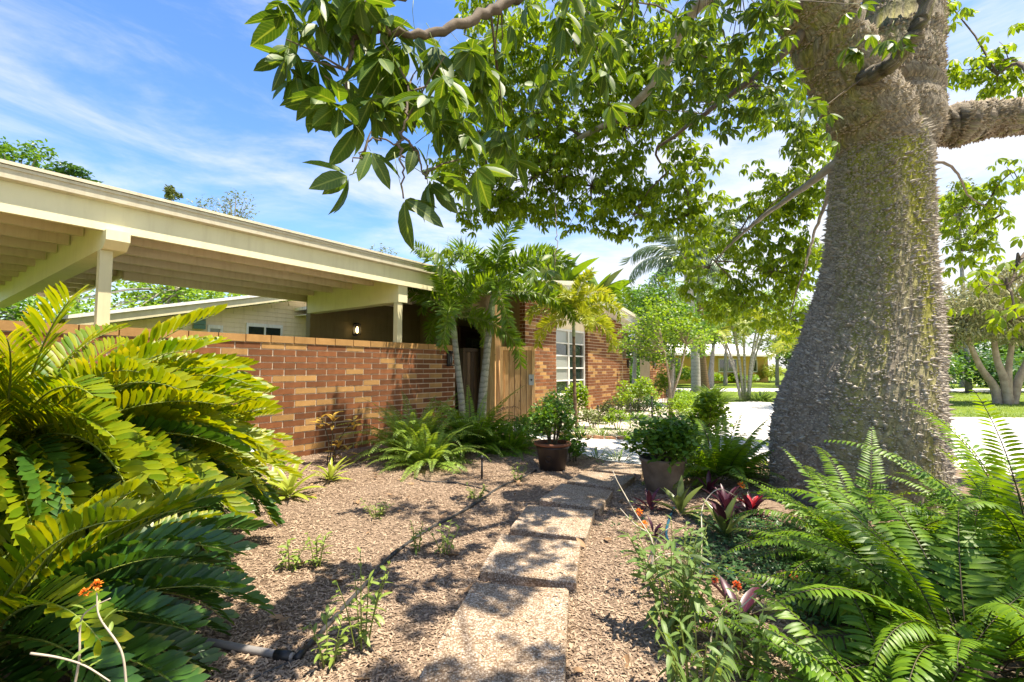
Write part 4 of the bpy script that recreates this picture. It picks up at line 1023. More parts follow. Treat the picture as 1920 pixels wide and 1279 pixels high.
# leaves: the large near ones one by one, the rest of the crown as one mass
leaf_var = []
for k in range(5):
    T = palmate(5 + k % 3, 0.15 + 0.012 * k, 0.060 + 0.003 * k, 40, 5, 40 + k)
    mb = MB(); mb.add(T[0], T[1], T[2], 0)
    mb.tube([(0, 0, 0), (-0.02, 0.005, 0.04), (-0.06, 0.01, 0.10), (-0.10, 0.01, 0.14)], [0.0018, 0.0015, 0.0015, 0.002], 4, 1)
    leaf_var.append(mb.mesh("leaf", [M['floss'], M['stalk']], True))
n_leaf = 0
def tree_leaf(p, sc):
    az = rng.uniform(0, 6.283)
    o = link("leaf", leaf_var[rng.randrange(5)], tree, Vector(p) - T0, (rng.gauss(0, 0.38), rng.gauss(0, 0.38), az), sc)
near_pts = []
for (cx, cyy, cz, rx, ry, rz, n) in NEAR_CLUMPS:
    P_, _ = in_ellipsoid((cx, cyy, cz), (rx, ry, rz), n)
    for p in P_: tree_leaf(p, rng.uniform(0.75, 1.15)); near_pts.append(p)
for (cx, cyy, cz, rx, ry, rz, n) in MID_CLUMPS:
    P_, _ = in_ellipsoid((cx, cyy, cz), (rx, ry, rz), n)
    for p in P_: tree_leaf(p, rng.uniform(0.55, 0.85)); near_pts.append(p)
T_far = palmate(6, 0.128, 0.049, 38, 3, 77)
pos = []; tw = MB()
clumps = FAR_CLUMPS + SHADE_CLUMPS
nodes_np = np.array([tuple(v) for v in all_nodes])
for (cx, cyy, cz, rx, ry, rz, n) in clumps:
    c = np.array((cx, cyy, cz)) - np.array(T0)
    # break each clump into leafy sprays on their own twigs
    k = max(3, n // 11)
    sub, _ = in_ellipsoid(c, (rx, ry, rz), k)
    a = nodes_np[np.argmin(((nodes_np - c) ** 2).sum(1))]
    hub = c
    tw.tube([Vector(a), Vector(a).lerp(Vector(hub), 0.5) + Vector((0, 0, 0.08)), Vector(hub)], [0.016, 0.011, 0.008], 5)
    for s in sub:
        mid = Vector(hub).lerp(Vector(s), 0.5) + Vector((rng.gauss(0, 0.05), rng.gauss(0, 0.05), rng.gauss(0, 0.04)))
        tw.tube([Vector(hub), mid, Vector(s)], [0.007, 0.005, 0.003], 4)
        m = max(4, n // k)
        q, _ = in_ellipsoid(s, (0.26, 0.26, 0.2), m); pos.append(q)
pos = np.concatenate(pos)
# twigs from branch nodes to the single leaves
for i in range(0, len(near_pts), 4):
    p = np.array(near_pts[i]) - np.array(T0); a = nodes_np[np.argmin(((nodes_np - p) ** 2).sum(1))]
    if np.linalg.norm(a - p) < 0.8:
        tw.tube([Vector(a), Vector(a).lerp(Vector(p), 0.5) + Vector((0, 0, 0.05)), Vector(p) + Vector((0, 0, 0.08))], [0.006, 0.004, 0.003], 4)
o = tw.build("twigs", M['twig'], tree); o["kind"] = "stuff"
n = len(pos)
az = NR.uniform(0, 2 * np.pi, n)
up = np.stack([NR.normal(0, 0.42, n), NR.normal(0, 0.42, n), np.ones(n)], 1); up /= np.linalg.norm(up, axis=1, keepdims=True)
d = np.stack([np.cos(az), np.sin(az), np.zeros(n)], 1); d -= up * (d * up).sum(1, keepdims=True)
scatter("crown", T_far, frames(pos, d, up, NR.uniform(0.75, 1.2, n)), M['floss_far'], tree, "stuff")

# ------------------------------------------------------------------ plants made of fronds
def frond_plant(name, label, cat, loc, meshes, n, el, scale, az=(0, 360), group=None, base_r=0.05, base_z=0.0, seed=0, part="frond", roll=12, even=True, shade_meshes=None, shade_el=-99):
    r = random.Random(seed); g = empty(name, loc); tag(g, label, cat, group)
    for i in range(n):
        a = az[0] + (az[1] - az[0]) * ((i * 0.618034) % 1.0 if even else r.random()) + r.uniform(-8, 8)
        t = i / max(1, n - 1)
        e = el[0] + (el[1] - el[0]) * t + r.uniform(-7, 7)
        s = r.uniform(*scale)
        ms = shade_meshes if shade_meshes and e < shade_el + r.uniform(-14, 14) else meshes
        link(part, ms[r.randrange(len(ms))], g, (base_r * math.cos(R(a)), base_r * math.sin(R(a)), base_z + r.uniform(0, 0.03)), (R(r.uniform(-roll, roll)), -R(e), R(a)), s)
    return g
FULL = lambda t: (0.55 + 0.45 * math.sin(math.pi * min(1, t * 1.15) * 0.9 + 0.15)) if t < 0.98 else 0.6
FERNP = lambda t: (min(1, 0.35 + t * 3.2)) * (1 - 0.9 * max(0, t - 0.35) / 0.65) + 0.06
cyc_me = [pinnate(1.0, 26, 0.150, 0.033, a, lambda t: 0.72 + 0.28 * math.sin(math.pi * t), OBOV, (66, 34), v, 0.10, 0.007, s, seg=5, bare=0.14).mesh("frond", [M['cycad'], M['stalk']], True)
          for a, v, s in ((50, 48, 1), (64, 38, 2), (40, 55, 3), (76, 42, 4), (58, 62, 5))]
cyc_shade = []  # same fronds in the shade-coloured leaf, for the low and near ones
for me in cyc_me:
    c_ = me.copy(); c_.materials[0] = M['cycad_shade']; cyc_shade.append(c_)
fern_me = [pinnate(0.95, 42, 0.105, 0.019, a, FERNP, LANCE, (82, 55), v, c, 0.0035, s, seg=4, bare=0.10).mesh("frond", [M['fern'], M['stalk_dark']], True)
           for a, v, s, c in ((60, 6, 1, 0.3), (85, 0, 2, 0.4), (45, 12, 3, 0.25), (105, -6, 4, 0.45))]
fern_pale = [pinnate(0.85, 34, 0.10, 0.018, a, FERNP, LANCE, (80, 55), v, c, 0.003, s, seg=3, bare=0.10).mesh("frond", [M['fern_pale'], M['stalk']], True)
             for a, v, s, c in ((70, 8, 11, 0.3), (95, 0, 12, 0.4), (55, 14, 13, 0.3))]
dead_fern = pinnate(0.85, 34, 0.085, 0.014, 120, FERNP, LANCE, (75, 50), -20, 0.6, 0.003, 8, seg=3, bare=0.10, jit=16).mesh("frond", [M['deadleaf'], M['stalk_dark']], True)
fern_me += [pinnate(0.80, 36, 0.115, 0.022, a, FERNP, LANCE, (84, 52), v, c, 0.0035, s, seg=4, bare=0.14, jit=13).mesh("frond", [M['fern'], M['stalk_dark']], True) for a, v, s, c in ((75, 10, 5, 0.5), (35, -4, 6, 0.35), (95, 4, 7, 0.3))]
fern_me = fern_me * 7 + [dead_fern]
CG = "cardboard palms left of the path"
frond_plant("cycad", "tall cardboard palm at left edge with sunlit yellow green fronds", "cycad", (-3.02, 2.75, 0.0), cyc_me, 220, (-34, 58), (0.98, 1.25), group=CG, seed=1, base_r=0.26, base_z=0.84, shade_meshes=cyc_shade, shade_el=2)
frond_plant("cycad", "cardboard palm low in the left corner with dark green fronds", "cycad", (-2.15, 1.85, 0.0), cyc_me, 120, (-14, 64), (0.75, 1.0), group=CG, seed=2, base_r=0.14, base_z=0.2, shade_meshes=cyc_shade, shade_el=46)
frond_plant("cycad", "cardboard palm nearest the brick wall with bright arching fronds", "cycad", (-2.75, 3.3, 0.0), cyc_me, 150, (-16, 66), (0.76, 0.98), group=CG, seed=3, base_r=0.18, base_z=0.55, shade_meshes=cyc_shade, shade_el=4)

FG = "sword ferns in the garden"
frond_plant("fern", "big dark sword fern in the bottom right corner", "fern", (2.05, 2.15, 0.0), fern_me, 56, (4, 72), (0.95, 1.3), group=FG, seed=11, base_r=0.10)
frond_plant("fern", "sword fern at right edge with fronds against the driveway", "fern", (3.05, 2.75, 0.0), fern_me, 64, (8, 90), (1.0, 1.5), group=FG, seed=12, base_r=0.12)
frond_plant("fern", "sword fern in front of the thorny trunk's base", "fern", (2.35, 3.15, 0.0), fern_me, 46, (6, 76), (0.85, 1.1), group=FG, seed=13, base_r=0.1)
frond_plant("fern", "sword fern behind the right end of the stone planter", "fern", (2.45, 5.55, 0.0), fern_me, 54, (14, 80), (0.95, 1.25), group=FG, seed=14, base_r=0.1)
frond_plant("fern", "low fern at bottom edge under the corner fern", "fern", (1.45, 1.75, -0.05), fern_me, 34, (0, 55), (0.7, 0.95), group=FG, seed=18, base_r=0.08)
frond_plant("fern", "pale feathery fern against the middle of the garden wall", "fern", (-1.45, 6.95, 0.0), fern_pale, 70, (14, 84), (1.1, 1.4), group=FG, seed=15, base_r=0.1)
frond_plant("fern", "pale fern in front of the feathery fern on the mulch", "fern", (-1.12, 6.25, 0.0), fern_pale, 54, (6, 78), (0.8, 1.1), group=FG, seed=16, base_r=0.08)
frond_plant("fern", "bright green fern below the two palm trunks", "fern", (-0.62, 7.5, 0.0), fern_me, 66, (14, 84), (1.05, 1.35), group=FG, seed=17, base_r=0.1)
frond_plant("fern", "small fern left of the dark glazed pot", "fern", (-0.05, 7.3, 0.0), fern_me, 40, (8, 70), (0.7, 0.95), group=FG, seed=19, base_r=0.08)

# ------------------------------------------------------------------ foxtail palms by the gate
fox = [pinnate(1.35, 105, 0.22, 0.027, a, FULL, STRAP, (70, 45), 0, 0.25, 0.009, s, plumose=True, seg=3, bare=0.15, jit=9).mesh("frond", [M['palm'], M['stalk']], False) for a, s in ((95, 31), (125, 32), (75, 33), (140, 34))]
foxy = [pinnate(0.95, 88, 0.19, 0.027, a, FULL, STRAP, (70, 45), 0, 0.2, 0.007, s, plumose=True, seg=3, bare=0.15, jit=9).mesh("frond", [M['palm_yellow'], M['stalk']], False) for a, s in ((70, 35), (95, 36), (110, 37))]
def palm(name, label, base, top, r0, r1, meshes, n, el, sc, mat_, seed, shaft=0.5, group=None, azs=None, shaftmat=None, bend=0.1):
    r = random.Random(seed); g = empty(name, base); tag(g, label, "palm", group)
    b = Vector(base); tp = Vector(top) - b
    side = Vector((r.uniform(-1, 1), r.uniform(-1, 1), 0)) * bend
    path = smooth_path([Vector((0, 0, -0.1)), tp * 0.33 + side, tp * 0.66 + side * 0.6, tp], 6)
    n_ = len(path)
    mb = MB(); mb.tube(path, [r0 + (r1 - r0) * (i / (n_ - 1)) ** 0.6 for i in range(n_)], 14); mb.build("trunk", M[mat_], g, True)
    d = (path[-1] - path[-2]).normalized()
    mb = MB(); mb.tube([tp, tp + d * shaft * 0.3, tp + d * shaft * 0.8, tp + d * shaft], [r1 * 1.05, r1 * 1.15, r1 * 0.8, r1 * 0.45], 12); mb.build("crownshaft", M[shaftmat or 'palm_bark_green'], g, True)
    hub = tp + d * shaft * 0.9
    for i in range(n):
        a = (azs[i % len(azs)] if azs else i * 137.5) + r.uniform(-10, 10)
        e = el[0] + (el[1] - el[0]) * (i / max(1, n - 1)) + r.uniform(-5, 5)
        link("frond", meshes[r.randrange(len(meshes))], g, hub + d * (0.05 * i / n), (R(r.uniform(-15, 15)), -R(e), R(a)), r.uniform(*sc))
    return g
PG = "foxtail palms at the gate"
palm("foxtail_palm", "thicker foxtail palm with grey ringed trunk before the gate", (-0.62, 9.35, 0), (-0.44, 9.35, 2.25), 0.11, 0.065, fox, 12, (6, 86), (1.25, 1.6), 'palm_bark', 41, 0.6, PG)
palm("foxtail_palm", "slender leaning foxtail palm at the end of the garden wall", (-0.93, 9.05, 0), (-1.12, 9.05, 1.85), 0.075, 0.055, fox, 10, (4, 82), (1.1, 1.4), 'palm_bark', 42, 0.5, PG)
palm("foxtail_palm", "small yellow fronded foxtail palm before the gable window", (1.34, 9.55, 0), (1.28, 9.6, 1.95), 0.04, 0.03, foxy, 11, (5, 84), (1.2, 1.45), 'palm_bark_brown', 43, 0.35, PG, bend=0.03)

# ------------------------------------------------------------------ small leafy plants
def leaf_mesh(L, W, prof, m, seg=5, fold=0.25, curl=0.25):
    T = leaflet(L, W, prof, fold, curl, seg); mb = MB(); mb.add(*T, 0); return mb.mesh("leaf", m, True)
LM = {k: leaf_mesh(*a) for k, a in {
    'seed': (0.085, 0.026, LANCE, M['seedling']), 'seed2': (0.06, 0.02, LANCE, M['seedling']), 'weed': (0.115, 0.030, LANCE, M['weed']), 'weed2': (0.085, 0.026, LANCE, M['weed'], 5, 0.3, 0.5),
    'brom': (0.34, 0.055, STRAP, M['brom'], 7, 0.5, 0.5), 'ti': (0.26, 0.06, LANCE, M['ti'], 6, 0.45, 0.35), 'tig': (0.28, 0.06, LANCE, M['ti_green'], 6, 0.4, 0.4), 'red': (0.15, 0.05, LANCE, M['red'], 6, 0.5, 0.2),
    'croton': (0.16, 0.07, OVATE, M['croton'], 6, 0.25, 0.3), 'dead': (0.11, 0.05, OVATE, M['deadleaf'], 5, 0.5, -0.25)}.items()}

def rosette(name, label, cat, loc, leaf, n, el, sc, group=None, seed=0, part="leaf", z=0.0, extra=None):
    r = random.Random(seed); g = empty(name, loc); tag(g, label, cat, group)
    for i in range(n):
        a = i * 137.5 + r.uniform(-15, 15); e = el[0] + (el[1] - el[0]) * i / max(1, n - 1) + r.uniform(-8, 8)
        link(part, LM[leaf], g, (0.012 * math.cos(R(a)), 0.012 * math.sin(R(a)), z + 0.05 * i / n), (R(r.uniform(-15, 15)), -R(e), R(a)), r.uniform(*sc))
    for k, (lf, m) in enumerate(extra or []):
        for i in range(m):
            a = i * 137.5 + 40; link("bract", LM[lf], g, (0, 0, z + 0.08), (0, -R(60 + r.uniform(-15, 20)), R(a)), r.uniform(0.8, 1.1))
    return g
def stem_plant(name, label, cat, loc, nst, h, spread, leaf, per, sc, group=None, seed=0, matst='stalk', droop=20, part="leaf"):
    r = random.Random(seed); g = empty(name, loc); tag(g, label, cat, group)
    for k in range(nst):
        a = k * 137.5 + r.uniform(-25, 25); sp = spread * r.uniform(0.25, 1); hh = h * r.uniform(0.6, 1.0)
        base = Vector((math.cos(R(a)) * spread * 0.15, math.sin(R(a)) * spread * 0.15, -0.02))
        tip = Vector((math.cos(R(a)) * sp, math.sin(R(a)) * sp, hh))
        path = smooth_path([base, base.lerp(tip, 0.45) + Vector((0, 0, hh * 0.14)), tip], 5)
        mb = MB(); mb.tube(path, [0.0045 - 0.003 * i / (len(path) - 1) for i in range(len(path))], 5); mb.build("stem", M[matst], g, True)
        for i in range(per):
            t = 0.18 + 0.82 * (i + 0.5) / per; q = t * (len(path) - 1); j = min(int(q), len(path) - 2)
            p = path[j].lerp(path[j + 1], q - j); az = r.uniform(0, 360)
            link(part, LM[leaf], g, p, (R(r.uniform(-25, 25)), -R(45 * t + 5 - droop + r.uniform(-20, 25)), R(az)), r.uniform(*sc) * (1.05 - 0.3 * t))
    return g
SG = "small seedlings in the mulch"
seeds = [((-1.42, 3.06), 5, 0.20, 0.10, 7, "pair mate seedling nearest the cycads with short yellowish stems"), ((-1.27, 3.10), 5, 0.24, 0.09, 7, "seedling just right of the one nearest the cycads"),
         ((-1.17, 4.10), 9, 0.16, 0.20, 7, "broad low seedling clump midway between wall and hose"), ((-0.67, 3.36), 5, 0.22, 0.08, 8, "yellow green upright seedling beside the black hose bend"),
         ((-0.47, 3.34), 6, 0.24, 0.14, 7, "feathery seedling just right of the hose bend"), ((-0.36, 4.70), 9, 0.13, 0.22, 7, "sparse seedling clump where the two hoses meet"),
         ((-0.80, 2.10), 5, 0.22, 0.12, 7, "seedling at the pipe joint near the bottom edge"), ((-0.70, 2.24), 7, 0.42, 0.18, 9, "tallest seedling standing over the black hose"),
         ((0.06, 5.40), 6, 0.22, 0.13, 7, "seedling on the mulch left of the dark pot")]
for i, ((x, y), ns, h, sp, per, lab) in enumerate(seeds):
    stem_plant("seedling", lab.replace("pair mate ", ""), "seedling", (x, y, 0), ns, h, sp, 'seed' if i in (0, 1, 6, 7) else 'seed2', per, (0.7, 1.05), SG, 60 + i)
rosette("bromeliad", "yellow green bromeliad beside the arching cycad frond", "bromeliad", (-2.22, 4.72, 0), 'brom', 20, (18, 82), (0.8, 1.1), "bromeliads by the wall", 71)
rosette("bromeliad", "small bright yellow bromeliad alone on the mulch", "bromeliad", (-2.08, 5.40, 0), 'brom', 16, (30, 84), (0.6, 0.85), "bromeliads by the wall", 72)
rosette("bromeliad", "bromeliad half hidden behind the cycad near the wall", "bromeliad", (-2.5, 4.95, 0), 'brom', 16, (20, 80), (0.7, 1.0), "bromeliads by the wall", 73)
cr = empty("croton", (-2.45, 6.35, 0)); tag(cr, "leggy croton with yellow and pink leaves against the wall", "croton")
for k, (dx, dz) in enumerate(((-0.14, 0.62), (0.02, 0.66), (0.30, 0.60), (0.10, 0.30), (0.22, 0.22), (0.06, 0.16))):
    path = smooth_path([(0.03 * k - 0.05, 0, -0.02), (dx * 0.3, 0.02, dz * 0.5), (dx, 0, dz)], 5)
    mb = MB(); mb.tube(path, 0.008 if k < 3 else 0.005, 5); mb.build("stem", M['stalk_dark'], cr, True)
    for i in range(8 if k < 3 else 5):
        link("leaf", LM['croton'], cr, path[-1] - Vector((0, 0, 0.02 * i)), (R(rng.uniform(-20, 20)), -R(rng.uniform(-15, 60)), R(i * 137.5 + k * 40)), rng.uniform(0.6, 1.0))
TGp = "purple leaved plants below the tree"
rosette("purple_plant", "purple and green rosette nearest the stepping stones", "purple plant", (1.25, 4.28, 0), 'ti', 9, (25, 80), (0.56, 0.80), TGp, 81, extra=None)
rosette("purple_plant", "green leaved rosette with purple base before the stone planter", "purple plant", (1.48, 4.16, 0), 'tig', 12, (30, 84), (0.8, 1.05), TGp, 82)
rosette("purple_plant", "large dark purple rosette left of the red centred one", "purple plant", (1.92, 4.25, 0), 'ti', 14, (30, 84), (0.76, 1.00), TGp, 83)
rosette("purple_plant", "purple rosette with glowing red centre by the trunk", "purple plant", (2.08, 4.10, 0), 'ti', 14, (25, 80), (0.72, 0.92), TGp, 84, extra=[('red', 4)])
rosette("purple_plant", "green and maroon rosette on the ground cover below the trunk", "purple plant", (1.62, 3.62, 0), 'tig', 10, (40, 86), (0.8, 1.05), TGp, 85, extra=[('ti', 5)])
rosette("purple_plant", "little maroon seedling rosette left of the blue hose", "purple plant", (1.08, 3.62, 0), 'ti', 7, (20, 75), (0.40, 0.56), TGp, 86)
rosette("purple_plant", "green and maroon rosette at the bottom edge under the ferns", "purple plant", (1.08, 2.28, 0), 'tig', 14, (15, 75), (0.7, 0.95), TGp, 87, extra=[('ti', 5)])
rosette("purple_plant", "shaded purple rosette behind the stone planter's right side", "purple plant", (2.02, 4.85, 0), 'ti', 12, (25, 80), (0.64, 0.80), TGp, 88)

# lance leaved weeds in front
WG = "leafy weeds right of the stepping stones"
stem_plant("leafy_weed", "largest clump of lance leaved weeds right of the nearest stone", "weed", (0.78, 2.28, 0), 18, 0.52, 0.26, 'weed', 12, (0.7, 1.1), WG, 91, 'stalk', 35)
stem_plant("leafy_weed", "drooping weed clump at the bottom edge right of the stones", "weed", (0.72, 1.86, 0), 14, 0.40, 0.24, 'weed2', 11, (0.7, 1.1), WG, 92, 'stalk', 45)
stem_plant("leafy_weed", "thinner weed clump reaching towards the orange flowers", "weed", (0.95, 2.75, 0), 10, 0.42, 0.28, 'weed2', 9, (0.7, 1.0), WG, 93, 'stalk', 30)
stem_plant("leafy_weed", "pale upright weed sprigs beside the bottom maroon rosette", "weed", (0.98, 2.0, 0), 7, 0.34, 0.16, 'weed', 8, (0.6, 0.9), WG, 94, 'stalk', 20)

# reed stemmed orchids: long pale canes with an orange flower head
PET = leaflet(0.016, 0.010, OVATE, 0.2, 0.2, 3)
def orchid(label, canes, flower='orange', seed=0, heads=None, fsize=1.0):
    r = random.Random(seed); b = Vector(canes[0][0]); b.z = 0
    g = empty("reed_orchid", b); tag(g, label, "orchid", "orange reed orchids")
    for c in canes:
        path = smooth_path([Vector(p) - b for p in c], 6)
        mb = MB(); mb.tube(path, [(0.0046 - 0.0022 * i / (len(path) - 1)) * (0.7 if fsize < 0.6 else 1.0) for i in range(len(path))], 5); mb.build("cane", M['stalk_pale'], g, True)
        for i in range(3):
            p = path[len(path) // 2 + i * 2] if len(path) // 2 + i * 2 < len(path) else path[-1]
            link("leaf", LM['seed2'], g, p, (0, -R(r.uniform(10, 60)), R(r.uniform(0, 360))), r.uniform(0.5, 0.8))
    for h in heads or []:
        hp = Vector(h) - b; mb = MB()
        for i in range(46):
            dd = Vector((r.gauss(0, 1), r.gauss(0, 1), r.gauss(0.3, 1))).normalized()
            q = dd.to_track_quat('X', 'Z').to_matrix().to_4x4()
            mb.inst(PET, Matrix.Translation(hp + dd * 0.012 * fsize) @ q @ Matrix.Scale(fsize * r.uniform(0.8, 1.2), 4))
        mb.build("flower_head", M[flower], g)
orchid('orchid with two canes leaning over the second and third stepping stones', [[(0.74, 2.55, 0.18), (0.77, 2.6, 0.34), (0.7, 2.7, 0.48), (0.63, 2.8, 0.62), (0.61, 2.85, 0.68)], [(0.74, 2.55, 0.18), (0.78, 2.65, 0.35), (0.7, 2.7, 0.41), (0.64, 2.8, 0.47)], [(0.72, 2.6, 0.2), (0.8, 2.6, 0.37), (0.87, 2.6, 0.43)]], 'orange', 200, [(0.74, 2.75, 0.46), (0.76, 2.72, 0.4)], 0.9)
orchid('tall single cane orchid looping up to the purple rosettes', [[(0.94, 2.6, -0.03), (1.04, 2.65, 0.15), (1.1, 2.75, 0.31), (1.17, 2.9, 0.45), (1.31, 3.0, 0.53), (1.47, 3.1, 0.46)], [(0.72, 2.6, 0.2), (0.83, 2.6, 0.28), (1.01, 2.65, 0.25), (1.15, 2.7, 0.14)]], 'orange', 201, [(1.51, 3.1, 0.53)], 0.9)
orchid('orchid with red orange heads in front of the corner fern', [[(0.86, 2.1, -0.06), (0.89, 2.15, 0.09), (0.94, 2.2, 0.15), (1.01, 2.25, 0.2)], [(0.9, 2.15, 0.14), (1.05, 2.2, 0.2), (1.25, 2.3, 0.29)]], 'flower_red', 202, [(1.06, 2.5, 0.19), (1.13, 2.4, 0.21), (1.6, 2.7, 0.12)], 0.9)
orchid('orchid with one orange head over the dark cycad at lower left', [[(-1.16, 1.28, 0.45), (-1.15, 1.28, 0.53), (-1.16, 1.29, 0.62), (-1.14, 1.3, 0.65), (-1.1, 1.31, 0.67)], [(-1.02, 1.28, 0.45), (-1.04, 1.28, 0.55), (-1.11, 1.29, 0.63), (-1.13, 1.3, 0.69)], [(-1.25, 1.25, 0.56), (-1.18, 1.25, 0.55), (-1.11, 1.25, 0.53), (-1.04, 1.25, 0.49)]], 'orange', 203, [(-1.13, 1.3, 0.71), (-1.16, 1.3, 0.69)], 0.55)


# ground cover mat below the trunk
T_iv = leaflet(0.035, 0.024, OVATE, 0.2, 0.2, 3)
pp = []
while len(pp) < 9000:
    x = rng.uniform(0.9, 3.2); y = rng.uniform(2.2, 4.4)
    if math.hypot((x - 2.1) / 1.0, (y - 3.2) / 1.05) + 0.22 * hnoise(x * 2, y * 2) < 0.85: pp.append((x, y, mulch_h(x, y) + rng.uniform(0.005, 0.05)))
    elif rng.random() < 0.02 and 0.6 < x < 1.4: pp.append((x - 0.2, y, mulch_h(x, y) + 0.01))
pp = np.array(pp); n = len(pp); az = NR.uniform(0, 6.283, n)
d = np.stack([np.cos(az), np.sin(az), NR.normal(0.1, 0.35, n)], 1)
o = scatter("ground_cover", T_iv, frames(pp, d, np.tile([0, 0, 1.0], (n, 1)), NR.uniform(0.5, 1.1, n)), M['ivy'], None, "stuff")
tag(o, "dark green creeping ground cover around the tree's foot", "ground cover")

# wood chips over the mulch
CH = ([(0, 0.5, 0), (0, 0, 0.22), (0, -0.5, 0), (1, 0.42, 0.03), (1, 0.05, 0.25), (1, -0.42, 0.03)], [(0, 3, 4), (0, 4, 1), (1, 4, 5), (1, 5, 2)], [(0.5, 0.5)] * 6)
pp = []
SB = [[(p[0], p[1]) for p in q] for q in STONES]
while len(pp) < 85000:
    y = 1.5 + 6.0 * rng.random() ** 1.7; x = rng.uniform(-0.62 * y - 0.6, 0.45 * y + 0.4)
    if x < -3.6 or x > 3.0: continue
    h = mulch_h(x, y)
    if h < -0.02 or any(inside((x, y), q) for q in SB) and rng.random() > 0.03 * (1 if min(edge_dist((x, y), q) for q in SB) < 0.07 else 0.25): continue
    pp.append((x, y, h if not any(inside((x, y), q) for q in SB) else 0.067))
pp = np.array(pp); n = len(pp); az = NR.uniform(0, 6.283, n)
d = np.stack([np.cos(az), np.sin(az), NR.normal(0.0, 0.22, n)], 1)
A = frames(pp + np.array([0, 0, 0.004]), d, np.stack([NR.normal(0, 0.3, n), NR.normal(0, 0.3, n), np.ones(n)], 1), np.ones(n))
ln = NR.uniform(0.008, 0.028, n) * (1 + 0.08 * pp[:, 1]); wdt = NR.uniform(0.0032, 0.009, n) * (1 + 0.10 * pp[:, 1])
A[:, :3, 0] *= ln[:, None]; A[:, :3, 1] *= wdt[:, None]; A[:, :3, 2] *= wdt[:, None]
o = scatter("wood_chips", CH, A, M['chips'], None, "stuff"); tag(o, "loose brown wood chips lying over the mulch", "wood chips")

# fallen leaves
for i in range(80):
    y = 1.8 + 4.6 * rng.random() ** 1.3; x = rng.uniform(-0.5 * y, 0.30 * y)
    if any(inside((x, y), q) for q in SB) and i != 7: continue
    o = link("fallen_leaf", LM['dead'], None, (x, y, mulch_h(x, y) + 0.014), (rng.gauss(0, 0.3), rng.gauss(0, 0.2), rng.uniform(0, 6.28)), rng.uniform(0.3, 0.95))
    tag(o, "dry brown fallen leaf lying on the mulch", "leaf", "fallen leaves on the mulch")

# grass blades along the visible lawn, litter on the shell
GB = leaflet(0.09, 0.012, STRAP, 0.3, 0.5, 3)
pp = []
while len(pp) < 26000:
    x = rng.uniform(7.5, 24); y = rng.uniform(11.8, 26)
    if y < 0.62 * x or inside((x, y), DRIVE) or inside((x, y), BED) or x < 9.6 and y < 18: continue
    if rng.random() < 0.75 and edge_dist((x, y), DRIVE) > 1.2: continue
    pp.append((x, y, -0.032))
pp = np.array(pp); n = len(pp); az = NR.uniform(0, 6.283, n)
o = scatter("lawn_grass", GB, frames(pp, np.stack([np.cos(az), np.sin(az), NR.uniform(0.6, 2.5, n)], 1), np.tile([0, 0, 1.0], (n, 1)), NR.uniform(0.6, 1.3, n)), M['grass'], None, "stuff")
tag(o, "short uneven grass blades along the edge of the lawn", "grass")
pp = []
while len(pp) < 2600:
    x = rng.uniform(0.8, 14); y = rng.uniform(5.2, 17)
    if inside((x, y), DRIVE) and (edge_dist((x, y), DRIVE) < 0.5 or rng.random() < 0.25): pp.append((x, y, -0.012))
pp = np.array(pp); n = len(pp); az = NR.uniform(0, 6.283, n)
A = frames(pp, np.stack([np.cos(az), np.sin(az), NR.normal(0, 0.1, n)], 1), np.tile([0, 0, 1.0], (n, 1)), np.ones(n)); ln = NR.uniform(0.02, 0.07, n)
A[:, :3, 0] *= ln[:, None]; A[:, :3, 1] *= (ln * 0.4)[:, None]; A[:, :3, 2] *= (ln * 0.3)[:, None]
o = scatter("leaf_litter", CH, A, M['chips'], None, "stuff"); tag(o, "scattered brown leaf litter along the shell path edges", "leaf litter")

# irrigation hoses, pipe, riser
def hose(name, label, pts, r, m, cat, joints=()):
    g = empty(name, (pts[0][0], pts[0][1], 0)); tag(g, label, cat)
    b = Vector((pts[0][0], pts[0][1], 0))
    path = smooth_path([Vector((x, y, mulch_h(x, y) + r * 0.9)) - b for x, y in pts], 8)
    mb = MB(); mb.tube(path, r, 10); mb.build("pipe" if cat == "pipe" else "tube", M[m], g, True)
    for j in joints:
        i = int(j * (len(path) - 2)); mb = MB(); dd = (path[i + 1] - path[i]).normalized()
        mb.tube([path[i] - dd * 0.04, path[i] + dd * 0.04], r * 1.35, 10); mb.build("coupling", M['black'], g, True)
    return g
hose("irrigation_hose", "long black irrigation hose running from the grey pipe towards the pot", [(-0.95, 2.14), (-0.93, 2.32), (-0.9, 2.6), (-0.86, 2.95), (-0.83, 3.27), (-0.67, 3.74), (-0.47, 4.2), (-0.29, 4.65), (-0.12, 5.12), (0.09, 5.48), (0.30, 5.9)], 0.0125, 'hose', "hose", (0.02, 0.42, 0.68))
hose("irrigation_hose", "short black irrigation hose branching left under the ferns", [(-1.15, 5.55), (-0.97, 5.35), (-0.66, 5.28), (-0.34, 5.05), (-0.21, 4.86)], 0.009, 'hose', "hose")
hose("grey_pipe", "grey plastic pipe emerging from under the left cycad", [(-1.75, 2.32), (-1.59, 2.28), (-1.39, 2.24), (-1.16, 2.18), (-0.97, 2.13)], 0.017, 'grey_pipe', "pipe", (0.97,))
hose("thin_tube", "thin black drip tube trailing below the grey pipe", [(-1.15, 1.92), (-1.08, 2.0), (-1.0, 2.08), (-0.96, 2.12)], 0.005, 'hose', "hose")
hose("garden_hose", "dark blue garden hose curving beside the purple rosettes", [(1.47, 4.3), (1.29, 3.92), (1.18, 3.62), (1.16, 3.36), (1.22, 3.15), (1.4, 2.95)], 0.011, 'blue_hose', "hose")

